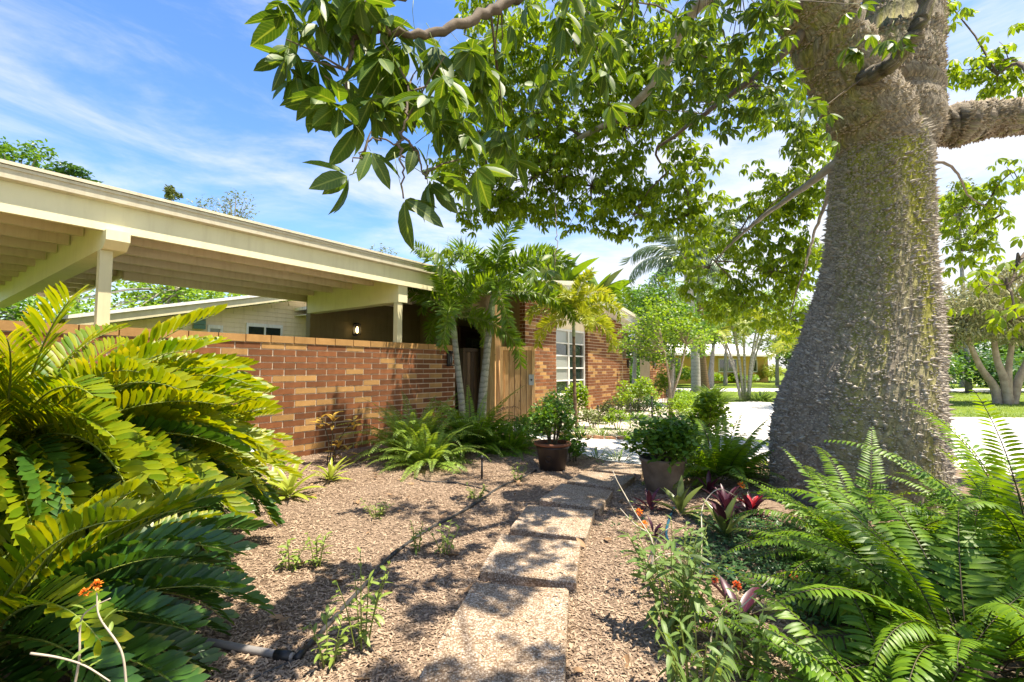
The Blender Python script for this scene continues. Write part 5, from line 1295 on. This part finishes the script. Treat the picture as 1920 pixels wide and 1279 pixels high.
# black stakes (irrigation risers)
def stake(label, x, y, h, r=0.012):
    g = empty("black_stake", (x, y, 0)); tag(g, label, "stake", "black irrigation stakes")
    mb = MB(); mb.tube([(0, 0, -0.03), (0, 0, h)], r, 8); mb.build("shaft", M['black'], g, True)
    mb = MB(); mb.tube([(0, 0, h + 0.001), (0, 0, h + 0.02), (0, 0, h + 0.045)], [r * 1.9, r * 1.9, r * 0.8], 10); mb.build("nozzle", M['black'], g, True)
for lab, x, y, h in (("black irrigation stake on the mulch below the bright fern", -0.35, 5.48, 0.24), ("leftmost black stake in the sandy bed before the palm", 1.95, 10.6, 0.42), ("black stake in the middle of the sandy bed", 2.63, 10.4, 0.46),
                     ("black stake right of the middle one in the bed", 3.15, 10.5, 0.62), ("black stake beside the leaning trunk of the lime tree", 4.27, 12.5, 0.66), ("black stake second from the path corner", 5.05, 14.1, 0.62),
                     ("black stake nearest the path corner", 5.45, 14.2, 0.6), ("reddish black stake against the brick pier", 1.13, 11.6, 0.55), ("thin black stake behind the row of stakes", 4.75, 14.3, 0.6)):
    stake(lab, x, y, h)

# ------------------------------------------------------------------ shrubs with a mass of small leaves
T_small = leaflet(0.06, 0.026, LANCE, 0.25, 0.2, 3)
T_ov = leaflet(0.07, 0.045, OVATE, 0.2, 0.2, 3)
T_blade = leaflet(0.30, 0.016, STRAP, 0.3, 0.6, 4)
def leaf_dirs(n, up=0.4, spread=1.0):
    az = NR.uniform(0, 6.283, n); return np.stack([np.cos(az) * spread, np.sin(az) * spread, NR.normal(up, 0.5, n)], 1)
def shrub(name, label, cat, loc, rx, h, n, T, m, group=None, stems=6, sc=(0.7, 1.2), z0=0.0, parent=None, stem_m='stalk_dark', lumps=9):
    g = parent
    if g is None: g = empty(name, loc); tag(g, label, cat, group)
    mb = MB(); tips = []
    for k in range(stems):
        a = k * 2.4 + rng.uniform(-0.3, 0.3); rr = rx * rng.uniform(0.3, 0.8)
        tip = Vector((rr * math.cos(a), rr * math.sin(a), z0 + h * rng.uniform(0.55, 0.9))); tips.append(tip)
        path = smooth_path([(0.04 * math.cos(a), 0.04 * math.sin(a), z0 - 0.02), tip * 0.5 + Vector((0, 0, z0 * 0.5 + h * 0.08)), tip], 4)
        mb.tube(path, [0.009 - 0.006 * i / (len(path) - 1) for i in range(len(path))], 5)
    o = mb.build("stems", M[stem_m], g); o["kind"] = "stuff"
    pos = []
    for k in range(lumps):
        dd = Vector((rng.gauss(0, 1), rng.gauss(0, 1), abs(rng.gauss(0, 0.9)))).normalized()
        c = (dd.x * rx * 0.62, dd.y * rx * 0.62, z0 + h * 0.28 + dd.z * h * 0.48)
        q, _ = in_ellipsoid(c, (rx * 0.42, rx * 0.42, h * 0.26), n // lumps, 0.35); pos.append(q)
    pos = np.concatenate(pos); pos[:, 2] = np.maximum(pos[:, 2], z0 + 0.02); k = len(pos)
    scatter("foliage", T, frames(pos, leaf_dirs(k), np.stack([NR.normal(0, .5, k), NR.normal(0, .5, k), np.ones(k)], 1), NR.uniform(*sc, k)), M[m], g, "stuff")
    return g
def tuft(label, loc, n, sc, m='grass', group="grassy tufts edging the bed", spread=0.12):
    g = empty("grass_tuft", loc); tag(g, label, "grass tuft", group)
    az = NR.uniform(0, 6.283, n); e = NR.uniform(0.5, 2.6, n)
    pos = np.stack([np.cos(az) * NR.uniform(0, spread, n), np.sin(az) * NR.uniform(0, spread, n), np.zeros(n)], 1)
    scatter("blades", T_blade, frames(pos, np.stack([np.cos(az), np.sin(az), e], 1), np.tile([0, 0, 1.0], (n, 1)), NR.uniform(*sc, n)), M[m], g, "stuff")
# potted plants
pt = empty("potted_shrub", (0.52, 6.02, 0)); tag(pt, "dark green shrub in a dark glazed pot with rusty rim", "potted shrub")
mb = MB(); mb.lathe([(0.001, 0.0), (0.155, 0.0), (0.165, 0.02), (0.205, 0.28), (0.215, 0.31), (0.19, 0.31), (0.18, 0.27), (0.001, 0.27)], 32); mb.build("pot", M['pot_dark'], pt, True)
mb = MB(); mb.lathe([(0.209, 0.312), (0.235, 0.318), (0.24, 0.335), (0.235, 0.352), (0.20, 0.352), (0.192, 0.330), (0.192, 0.312)], 32); mb.build("pot_rim", M['pot_rim'], pt, True)
mb = MB(); mb.lathe([(0.001, 0.318), (0.19, 0.312)], 24); mb.build("soil", M['soil'], pt)
mb = MB(); a = R(250); cc = Vector((0.188 * math.cos(a), 0.188 * math.sin(a), 0.16)); nn = Vector((math.cos(a), math.sin(a), 0)); tt = Vector((-math.sin(a), math.cos(a), 0))
ring = [cc + (tt * math.cos(R(k * 20)) + Vector((0, 0, 1)) * math.sin(R(k * 20))) * 0.038 + nn * 0.004 for k in range(19)]; mb.tube(ring, 0.006, 6); mb.build("emblem_ring", M['pot_dark'], pt, True)
shrub("x", "", "", None, 0.36, 0.66, 1700, T_small, 'mid', parent=pt, z0=0.31, stems=14, lumps=22, sc=(0.7, 1.25))
p2 = empty("potted_shrub", (1.60, 5.0, 0)); tag(p2, "bushy glossy green shrub in a weathered stone planter", "potted shrub")
mb = MB(); mb.lathe([(0.001, 0.0), (0.15, 0.0), (0.17, 0.02), (0.205, 0.16), (0.225, 0.30), (0.24, 0.32), (0.24, 0.35), (0.215, 0.35), (0.20, 0.30), (0.001, 0.29)], 32); mb.build("planter", M['pot_stone'], p2, True)
mb = MB(); mb.lathe([(0.001, 0.33), (0.205, 0.325)], 24); mb.build("soil", M['soil'], p2)
shrub("x", "", "", None, 0.44, 0.58, 2000, T_ov, 'mid', parent=p2, z0=0.26, stems=12, lumps=22, sc=(0.7, 1.2))

# planting around the pots and the bed
BG = "young shrubs in the sandy bed"
for lab, x, y, rx, h, n, T, m in (
    ("low green shrub behind the dark pot on the left", 0.05, 7.9, 0.32, 0.40, 500, T_small, 'mid'), ("low leafy clump right of the dark pot", 0.85, 6.5, 0.20, 0.32, 420, T_small, 'mid'),
    ("light green shrub at the foot of the brick pier", 0.62, 9.6, 0.38, 0.42, 700, T_small, 'lime'), ("lime shrub under the gable window beside the palm", 1.55, 11.3, 0.34, 1.10, 900, T_ov, 'lime'),
    ("dark shrub under the window against the pier", 1.0, 10.6, 0.30, 0.70, 600, T_small, 'dark'), ("round lime shrub before the right gable wall", 3.75, 14.0, 0.75, 1.05, 1300, T_ov, 'lime'),
    ("pale variegated shrub leftmost in the bed", 1.75, 10.2, 0.28, 0.35, 380, T_small, 'olive'), ("small green mound in the bed's front row", 2.25, 10.0, 0.24, 0.33, 380, T_small, 'lime'),
    ("pale green mound behind the middle stake", 2.55, 11.7, 0.42, 0.40, 600, T_small, 'olive'), ("grey green mound in the bed's back row", 3.1, 12.3, 0.38, 0.38, 520, T_small, 'olive'),
    ("dark clipped ball shrub near the tall stake", 3.75, 12.6, 0.28, 0.48, 520, T_small, 'dark'), ("loose lime mound by the path corner", 4.9, 13.4, 0.42, 0.48, 700, T_small, 'lime'),
    ("spreading lime mound along the curving brick edge", 4.0, 11.4, 0.45, 0.45, 700, T_small, 'lime'), ("shrub with yellow leaves farthest along the bed", 5.7, 15.3, 0.45, 0.5, 600, T_ov, 'lime'),
    ("small seedling mound alone in the bed's middle", 3.0, 11.1, 0.18, 0.2, 200, T_small, 'mid'), ("tiny pale mound left in the bed's middle", 2.1, 11.0, 0.17, 0.2, 200, T_small, 'olive'),
    ("sunlit bushy shrub left of the thorny trunk", 3.0, 7.2, 0.42, 0.95, 1500, T_ov, 'lime'), ("shrub in the doorway gap beyond the gable", 5.6, 17.2, 0.5, 1.35, 900, T_ov, 'lime')):
    k_ = 1.0 if h > 0.9 else 1.3
    shrub("bed_shrub", lab, "shrub", (x, y, 0), rx * k_, h * k_, int(n * 1.35), T, m, BG, sc=(0.85, 1.45))
for lab, x, y, n, s in (("grass tuft leftmost along the brick edge", 1.35, 9.0, 60, (0.7, 1.1)), ("second grass tuft along the brick edge", 1.72, 9.0, 60, (0.7, 1.1)), ("third grass tuft along the brick edge", 2.12, 9.0, 60, (0.7, 1.1)),
                        ("fourth grass tuft where the edge curves", 2.62, 9.35, 70, (0.8, 1.2)), ("grass tuft halfway round the curve", 3.35, 10.3, 70, (0.8, 1.2)), ("grass tuft past the curve", 4.4, 11.8, 80, (0.9, 1.4)),
                        ("grass tuft at the far path corner", 5.6, 14.1, 90, (1.0, 1.6)), ("tall grass tuft left of the pale palm trunk", 6.6, 16.4, 120, (1.4, 2.2)), ("wide grass clump right of the pale palm trunk", 7.6, 17.3, 160, (1.6, 2.4)),
                        ("wispy grass tuft at the end of the stepping stones", 1.22, 6.75, 40, (0.6, 0.9)), ("second wispy tuft beside the stepping stones", 1.48, 6.6, 34, (0.6, 0.9)), ("grassy clump under the pale palm trunk's far side", 9.2, 21.5, 160, (2.0, 3.0)), ("spiky grass clump by the multi stem palm", 9.9, 18.6, 120, (1.6, 2.4))):
    tuft(lab, (x, y, -0.01), n, s, spread=0.10 + 0.012 * y)

# ------------------------------------------------------------------ trees beyond
T_leaf = leaflet(0.11, 0.05, LANCE, 0.25, 0.2, 3)
def crown_tree(name, label, base, blobs, n, m, trunk_pts, r0, leaf=1.0, group=None, bark='bark_grey', T=T_leaf, sub=9, droop=0.0, limbs=True, fill=0.3):
    """blobs: ellipsoids relative to base; each split into lumps of leaves on limbs"""
    g = empty(name, base); tag(g, label, "tree", group)
    mbs = []
    for tp in trunk_pts:
        path = smooth_path(tp, 5); k = len(path)
        mb = MB(); mb.tube(path, [r0 * (1 - 0.62 * i / (k - 1)) for i in range(k)], 9); mb.build("trunk", M[bark], g, True)
    top = Vector(trunk_pts[0][-1]); lm = MB(); pos = []
    tot = sum(b[3] * b[4] * b[5] for b in blobs)
    for (cx, cy_, cz, rx, ry, rz) in blobs:
        w = rx * ry * rz / tot; nb = int(n * w)
        subs, _ = in_ellipsoid((cx, cy_, cz), (rx * 0.86, ry * 0.86, rz * 0.86), sub, fill)
        c = Vector((cx, cy_, cz))
        for s in subs:
            if limbs:
                s_ = Vector(s); near = min((Vector(tp[-1]) for tp in trunk_pts), key=lambda v: (v - s_).length)
                lm.tube([near, near.lerp(s_, 0.5) + Vector((0, 0, 0.1 * rz)), s_], [r0 * 0.26, r0 * 0.16, r0 * 0.05], 5)
            q, _ = in_ellipsoid(s, (rx * 0.40, ry * 0.40, rz * 0.34), max(6, nb // sub), 0.35); pos.append(q)
    if limbs: o = lm.build("limbs", M[bark], g); o["kind"] = "stuff"
    pos = np.concatenate(pos); k = len(pos)
    d = leaf_dirs(k, -droop)
    scatter("crown", T, frames(pos, d, np.stack([NR.normal(0, .6, k), NR.normal(0, .6, k), np.ones(k)], 1), NR.uniform(0.6, 1.3, k) * leaf), M[m], g, "stuff")
    return g
# behind the house and carport
BT = "trees behind the house"
def up_trunk(h, dx=0.0, dy=0.0): return [(0, 0, -0.2), (dx * 0.3, dy * 0.3, h * 0.4), (dx, dy, h)]
crown_tree("background_tree", "leafy tree top at the far left above the carport roof", (-21.5, 20, 0), [(-0.6, 0, 10.2, 1.5, 1.5, 1.5), (0.9, 0, 9.6, 0.9, 1, 1.0), (0, 0, 8, 2, 2, 1.5)], 5200, 'mid', [up_trunk(8.5, -0.4)], 0.3, 1.9, BT)
crown_tree("background_tree", "small rounded tree top second from left above the carport", (-18.8, 20, 0), [(-0.9, 0, 9.6, 0.95, 0.9, 0.8), (0.3, 0, 9.0, 0.7, .8, 0.5), (1.6, 0, 8.5, 0.5, .5, 0.4)], 2600, 'dark', [up_trunk(8.6, -0.3)], 0.22, 1.8, BT)
crown_tree("background_tree", "lone tuft topped tree above the middle of the carport roof", (-16.3, 22, 0), [(-0.2, 0, 9.75, 0.36, 0.4, 0.42)], 520, 'olive', [up_trunk(9.5, -0.2)], 0.12, 1.5, BT, sub=6)
crown_tree("background_tree", "bare twiggy tree with few leaves above the carport roof", (-14.8, 24, 0), [(-0.9, 0, 9.5, 1.2, 1, 0.8), (0.4, 0, 9.6, 0.9, .9, 1.1)], 620, 'olive', [up_trunk(8.4, 0.2)], 0.12, 1.4, BT, sub=22, fill=0.75)
crown_tree("background_tree", "lit green tree seen through the carport opening", (-10.5, 15.5, 0), [(0, 0, 3.6, 3.0, 2, 1.5), (2.4, 0.5, 3.4, 2.2, 2, 1.2), (-2.6, 0, 3.2, 2.4, 2, 1.6), (0, 0, 2.0, 4, 2, 1.2)], 9000, 'lime', [up_trunk(3.0, 0.5), [(-1.2, 0, -0.2), (-1.0, 0, 2), (-0.6, 0, 4)]], 0.18, 1.6, BT, sub=14)
crown_tree("background_tree", "bare branched tree top right of the twiggy one", (-8.5, 30, 0), [(0, 0, 8.6, 1.4, 1.2, 0.7)], 260, 'olive', [up_trunk(8.0, 0.2)], 0.12, 1.6, BT, sub=18, fill=0.8)
crown_tree("background_tree", "dark bushy tree behind the left bay of the carport", (-13.5, 11.5, 0), [(-1.5, 0, 2.0, 2.2, 1.5, 1.6), (1.2, 0, 1.8, 2.0, 1.5, 1.5), (0, 0, 3.2, 2.2, 1.5, 1.2), (-3.4, -0.6, 2.2, 2.0, 1.5, 1.8)], 7000, 'mid', [up_trunk(2.4)], 0.15, 1.4, BT, sub=16)
# broad leaved travellers palms above the gable
T_ban = leaflet(1.7, 0.55, OVATE, 0.35, 0.35, 6)
mbn = MB(); mbn.add(*T_ban, 0); mbn.tube([(-1.2, 0, -0.15), (-0.5, 0, -0.03), (0, 0, 0)], [0.05, 0.035, 0.02], 6, 1); ban = mbn.mesh("leaf", [M['palm'], M['stalk']], True)
mbn = MB(); mbn.add(*T_ban, 0); mbn.tube([(-1.2, 0, -0.15), (-0.5, 0, -0.03), (0, 0, 0)], [0.05, 0.035, 0.02], 6, 1); ban2 = mbn.mesh("leaf", [M['olive'], M['stalk']], True)
for lab, base, h, s in (("banana leaved palm with tall upright leaf above the gable", (2.6, 23.5, 0), 4.4, 1.35), ("banana leaved palm right of the tall one above the gable", (4.3, 24.0, 0), 3.6, 1.25)):
    g = empty("travellers_palm", base); tag(g, lab, "palm", "banana leaved palms behind the gable")
    mb = MB(); mb.tube([(0, 0, -0.1), (0.1, 0, h * 0.5), (0, 0, h)], [0.16, 0.13, 0.12], 10); mb.build("trunk", M['bark_grey'], g, True)
    for i in range(11):
        e = 35 + 11 * i if i < 5 else 90 - (i - 5) * 10; side = 0 if i < 5 else 180
        link("leaf", ban if i % 3 else ban2, g, (0, rng.uniform(-0.1, 0.1), h + 0.9), (R(rng.uniform(-50, 50)), -R(e), R(side + rng.uniform(-25, 25))), s * rng.uniform(0.8, 1.15))
fcoco = [pinnate(3.3, 60, 0.85, 0.05, a, FULL, STRAP, (65, 35), -25, 0.55, 0.03, s, seg=4, bare=0.12, jit=7).mesh("frond", [M['coco'], M['stalk']], False) for a, s in ((85, 51), (110, 52), (65, 53))]
farec = [pinnate(1.7, 36, 0.42, 0.035, a, FULL, STRAP, (60, 40), 20, 0.35, 0.014, s, seg=3, bare=0.15, jit=8).mesh("frond", [M['palm_yellow'] if s != 63 else M['palm'], M['stalk']], False) for a, s in ((85, 61), (110, 62), (65, 63))]
fgreen = [pinnate(2.0, 44, 0.5, 0.04, a, FULL, STRAP, (60, 40), 10, 0.3, 0.016, s, seg=3, bare=0.15, jit=8).mesh("frond", [M['palm'], M['stalk']], False) for a, s in ((75, 64), (100, 65), (55, 66))]
palm("fan_palm", "bushy green palm behind the gable roof's right slope", (5.6, 23.0, 0), (5.6, 23.0, 3.2), 0.16, 0.12, fgreen, 16, (10, 84), (0.9, 1.2), 'palm_bark_brown', 55, 0.4)
palm("coconut_palm", "tall coconut palm with pale trunk and long drooping silvery fronds", (9.0, 22.8, 0), (8.6, 22.5, 5.9), 0.24, 0.17, fcoco, 16, (-5, 80), (0.9, 1.15), 'royal_bark', 56, 0.8, azs=None, shaftmat='palm_bark_brown')
palm("cabbage_palm", "palm with brown lower trunk just right of the pale trunk", (10.9, 26.2, 0), (10.6, 26, 5.0), 0.26, 0.18, fgreen, 14, (0, 80), (1.0, 1.3), 'palm_bark_brown', 57, 0.6)
# clustering palm: several canes from one foot
g = empty("clustering_palm", (9.5, 19.0, 0)); tag(g, "clump of slender leaning palm canes before the yellow house", "palm")
for k, (dx, dy, hh) in enumerate(((-0.85, 0.2, 2.9), (-0.62, -0.3, 3.1), (-0.25, 0.3, 3.2), (-0.1, -0.2, 2.7), (0.15, 0.2, 3.1), (0.42, -0.2, 2.8), (0.75, 0.1, 2.9), (0.95, 0.3, 2.7), (-1.1, -0.2, 2.6))):
    path = smooth_path([(dx * 0.18, dy * 0.2, -0.05), (dx * 0.45, dy * 0.5, hh * 0.5), (dx, dy, hh)], 5)
    mb = MB(); mb.tube(path, [0.055 - 0.02 * i / (len(path) - 1) for i in range(len(path))], 8); mb.build("cane", M['palm_bark' if k % 2 else 'royal_bark'], g, True)
    for i in range(5):
        link("frond", farec[rng.randrange(3)], g, path[-1], (R(rng.uniform(-20, 20)), -R(rng.uniform(0, 75)), R(math.degrees(math.atan2(dy, dx)) + (i - 2) * 62)), rng.uniform(0.7, 1.0))
palm("yellow_palm", "sunlit yellow green palm close to the left of the thorny trunk", (9.9, 15.2, 0), (9.75, 15.2, 1.5), 0.14, 0.12, farec[:2], 13, (10, 80), (0.8, 1.0), 'palm_bark_brown', 58, 0.3)
# lime tree with slanting trunk in the bed, dense tree behind
crown_tree("lime_tree", "small lime green tree with slanting pale trunk in the bed", (3.95, 11.7, 0), [(-0.75, 0, 2.05, 0.75, 0.7, 0.45), (0.0, 0, 2.55, 0.8, 0.8, 0.6), (0.55, 0, 2.1, 0.7, 0.7, 0.5), (-0.3, 0, 1.7, 0.6, 0.5, 0.35)], 3600, 'lime', [[(0, 0, -0.1), (0.08, 0, 0.6), (0.28, 0, 1.2), (0.45, 0, 1.9)], [(0, 0, 0.1), (0.02, 0, 0.8), (-0.1, 0, 1.7)]], 0.045, 1.05, None, 'bark_pale', T_ov, sub=20)
crown_tree("dense_tree", "dense bright tree behind the slanting lime tree", (5.6, 16.5, 0), [(-0.6, 0, 3.2, 1.2, 1.1, 0.9), (0.5, 0, 3.0, 1.1, 1.1, 0.9), (-0.2, 0, 4.1, 0.9, 0.9, 0.7), (0.2, 0, 2.0, 1.3, 1.1, 0.8)], 8000, 'mid', [up_trunk(2.4, 0.2)], 0.12, 1.4, None, 'bark_grey', T_ov, sub=18)
crown_tree("dense_tree", "broad dark leaved tree before the yellow house window", (13.2, 31, 0), [(-1.0, 0, 3.2, 1.3, 1.2, 0.8), (0.7, 0, 3.7, 1.4, 1.2, 0.9), (0, 0, 5.0, 2.4, 1.6, 1.2)], 6000, 'mid', [up_trunk(3, 0.3)], 0.25, 2.4, None, 'bark_grey', T_ov, sub=16)
# right side
crown_tree("weeping_tree", "pale weeping tree with gnarled multiple trunks across the driveway", (18.2, 17.2, 0), [(-1.4, 0, 3.6, 1.4, 1.4, 1.0), (0.4, 0, 4.2, 1.5, 1.4, 1.0), (1.8, 0, 3.4, 1.4, 1.3, 1.2), (-1.9, 0, 2.6, 0.8, 1, 0.9), (0, 0, 2.9, 1.9, 1.4, 1.0), (2.6, 0, 2.4, 1, 1, 1.2)], 22000, 'straw',
           [[(0, 0, -0.2), (0.1, 0, 0.5), (0.2, 0, 1.4), (0.5, 0, 2.8)], [(-0.25, 0, -0.2), (-0.4, 0, 0.6), (-0.9, 0, 1.4), (-1.4, 0, 2.8)], [(0.3, 0.1, -0.2), (0.5, 0, 0.8), (0.9, 0, 1.6), (1.4, 0, 2.8)], [(-0.1, -0.2, -0.2), (-0.2, -0.2, 0.8), (-0.35, -0.1, 1.7), (-0.3, 0, 3)]], 0.17, 1.4, None, 'bark_pale', leaflet(0.13, 0.03, LANCE, 0.2, 0.3, 3), sub=30, droop=0.5)
crown_tree("dark_hedge_tree", "dark green bushy tree behind the weeping tree on the left", (18.0, 21.5, 0), [(-0.8, 0, 1.2, 1.5, 1.2, 1.2), (0.6, 0, 1.0, 1.5, 1.2, 1.0), (-0.4, 0, 2.2, 1.0, 1, 0.8)], 5200, 'dark', [up_trunk(1.8)], 0.12, 1.7, None, 'bark_grey', T_ov, sub=14)
RB = "trees on the right skyline"
crown_tree("background_tree", "feathery pine top in the sky right of the trunk", (24.5, 25, 0), [(0, 0, 10.6, 1.0, 1, 1.1), (-0.5, 0, 9.2, 0.9, .9, .6), (0.6, 0, 8.2, 1.1, .9, .7)], 1500, 'olive', [up_trunk(9.8)], 0.16, 1.6, RB, sub=12, fill=0.6)
crown_tree("background_tree", "feathery tree top close beside the trunk under the right limb", (22.0, 25, 0), [(0, 0, 11.4, 0.9, 1, 0.8), (0.3, 0, 10.0, 1.0, 1, 0.6)], 1100, 'olive', [up_trunk(10.6)], 0.14, 1.6, RB, sub=10, fill=0.6)
crown_tree("background_tree", "mid green tree line behind the weeping tree", (27.0, 32, 0), [(-3, 0, 4.4, 3.5, 2, 2.2), (2, 0, 4.0, 4, 2, 2.0), (6, 0, 4.4, 4, 2, 2.4), (-7, 0, 3.4, 3, 2, 1.8)], 7000, 'mid', [up_trunk(3), [(-4, 0, -0.2), (-4, 0, 1.5), (-4, 0, 3)], [(4, 0, -0.2), (4, 0, 1.5), (4, 0, 3)]], 0.22, 2.6, RB, sub=18)
for i, (lab, x, y, s, m) in enumerate((("hedge tree at the left end of the far tree line", 4.5, 36, 1.0, 'mid'), ("dark hedge tree in the middle of the far tree line", 10.5, 40, 1.2, 'dark'), ("tall tree behind the yellow house roof", 20.0, 52, 1.6, 'mid'), ("olive tree right of the yellow house", 29.5, 46, 1.5, 'olive'), ("far dark tree past the road on the right", 38.0, 40, 1.4, 'dark'), ("far mid green tree at the right edge", 47.0, 40, 1.5, 'mid'))):
    crown_tree("far_tree", lab, (x, y, 0), [(-1.6 * s, 0, 2.4 * s, 1.9 * s, 1.5 * s, 1.5 * s), (1.4 * s, 0, 2.2 * s, 1.9 * s, 1.5 * s, 1.5 * s), (0, 0, 3.7 * s, 1.8 * s, 1.5 * s, 1.2 * s)], 3600, m, [up_trunk(2.2 * s)], 0.2, 2.6 * s, "far trees beyond the road", sub=14)
for lab, x, y, z, s, m in (("layered green tree behind the pale coconut trunk", 7.2, 27.5, 4.2, 1.0, 'mid'), ("tall green tree left of the yellow house roof", 11.6, 33.5, 5.0, 1.15, 'lime'), ("rounded tree above the yellow house", 15.8, 34.5, 5.2, 1.2, 'mid'), ("bright tree right of the clump of palm canes", 20.5, 36, 5.4, 1.3, 'lime'), ("leafy tree filling the gap left of the weeping tree", 22.5, 27, 3.6, 1.3, 'mid')):
    crown_tree("layered_tree", lab, (x, y, 0), [(-1.3 * s, 0, z, 1.7 * s, 1.3, 1.2 * s), (1.2 * s, 0, z - 0.2, 1.7 * s, 1.3, 1.2 * s), (0, 0, z + 1.3, 1.7 * s, 1.3, 1.0 * s)], 4200, m, [up_trunk(z - 0.6, 0.2)], 0.16, 2.0, "layered trees beyond the driveway", sub=14)
# hedge row at the yellow house
for i, (lab, x, m) in enumerate((("low hedge under the yellow house's left wall", 17.0, 'lime'), ("low hedge under the yellow house's window", 20.2, 'lime'), ("yellow croton hedge at the right of the yellow house", 23.4, 'brom'))):
    shrub("hedge", lab, "hedge", (x, 38.2 + (x - 14) * 0.44, 0), 1.5, 0.9 if i < 2 else 1.7, 1200, leaflet(0.22, 0.10, OVATE, 0.2, 0.2, 3), m, "hedges at the yellow house")

for lab, x, y, h, m in (("tall hedge behind the weeping tree's left trunk", 21.5, 24.5, 2.3, 'mid'), ("tall hedge behind the weeping tree's right trunks", 25.0, 25.5, 2.5, 'dark'), ("tall hedge at the far right edge across the lawn", 28.8, 26.0, 2.4, 'mid'), ("clipped hedge behind the pale coconut trunk", 9.0, 33.0, 2.0, 'mid'), ("clipped hedge left of the yellow house wall", 12.2, 36.5, 1.8, 'lime')):
    shrub("tall_hedge", lab, "hedge", (x, y, 0), 2.3, h, 2600, leaflet(0.24, 0.11, OVATE, 0.2, 0.2, 3), m, "tall hedges across the lawn", lumps=22)

# ------------------------------------------------------------------ neighbour's yellow house
nb = empty("yellow_house", (12.6, 38.5, 0), R(24)); tag(nb, "yellow neighbour house with white roof seen under the tree", "house")
mb = MB(); mb.box(0, 12.5, 0, 6, -0.1, 2.5); mb.build("wall", M['yellow_wall'], nb)
mb = MB(); mb.add([(-0.7, -0.9, 2.45), (13.3, -0.9, 2.45), (13.3, 6.9, 2.45), (-0.7, 6.9, 2.45), (3, 3, 3.9), (9.8, 3, 3.9)], [(0, 1, 5, 4), (1, 2, 5), (2, 3, 4, 5), (3, 0, 4), (3, 2, 1, 0)]); rf = mb.build("roof", M['roof'], nb)
mb = MB(); mb.box(-0.75, 13.35, -0.96, -0.902, 2.34, 2.52); mb.build("fascia", M['white'], rf)
for x0, x1 in ((0.5, 1.7), (6.2, 8.3), (10.4, 10.9)):
    mb = MB(); z0, z1 = (1.0, 2.05); t = 0.09
    mb.box(x0, x1, -0.06, -0.002, z0 - t, z0); mb.box(x0, x1, -0.06, -0.002, z1, z1 + t); mb.box(x0 - t, x0, -0.06, -0.002, z0 - t, z1 + t); mb.box(x1, x1 + t, -0.06, -0.002, z0 - t, z1 + t)
    if x1 - x0 > 1: mb.box((x0 + x1) / 2 - 0.03, (x0 + x1) / 2 + 0.03, -0.055, -0.002, z0, z1)
    w = mb.build("window", M['white'], nb)
    mb = MB(); mb.box(x0, x1, -0.03, -0.004, z0, z1); mb.build("pane", M['glass'], w)
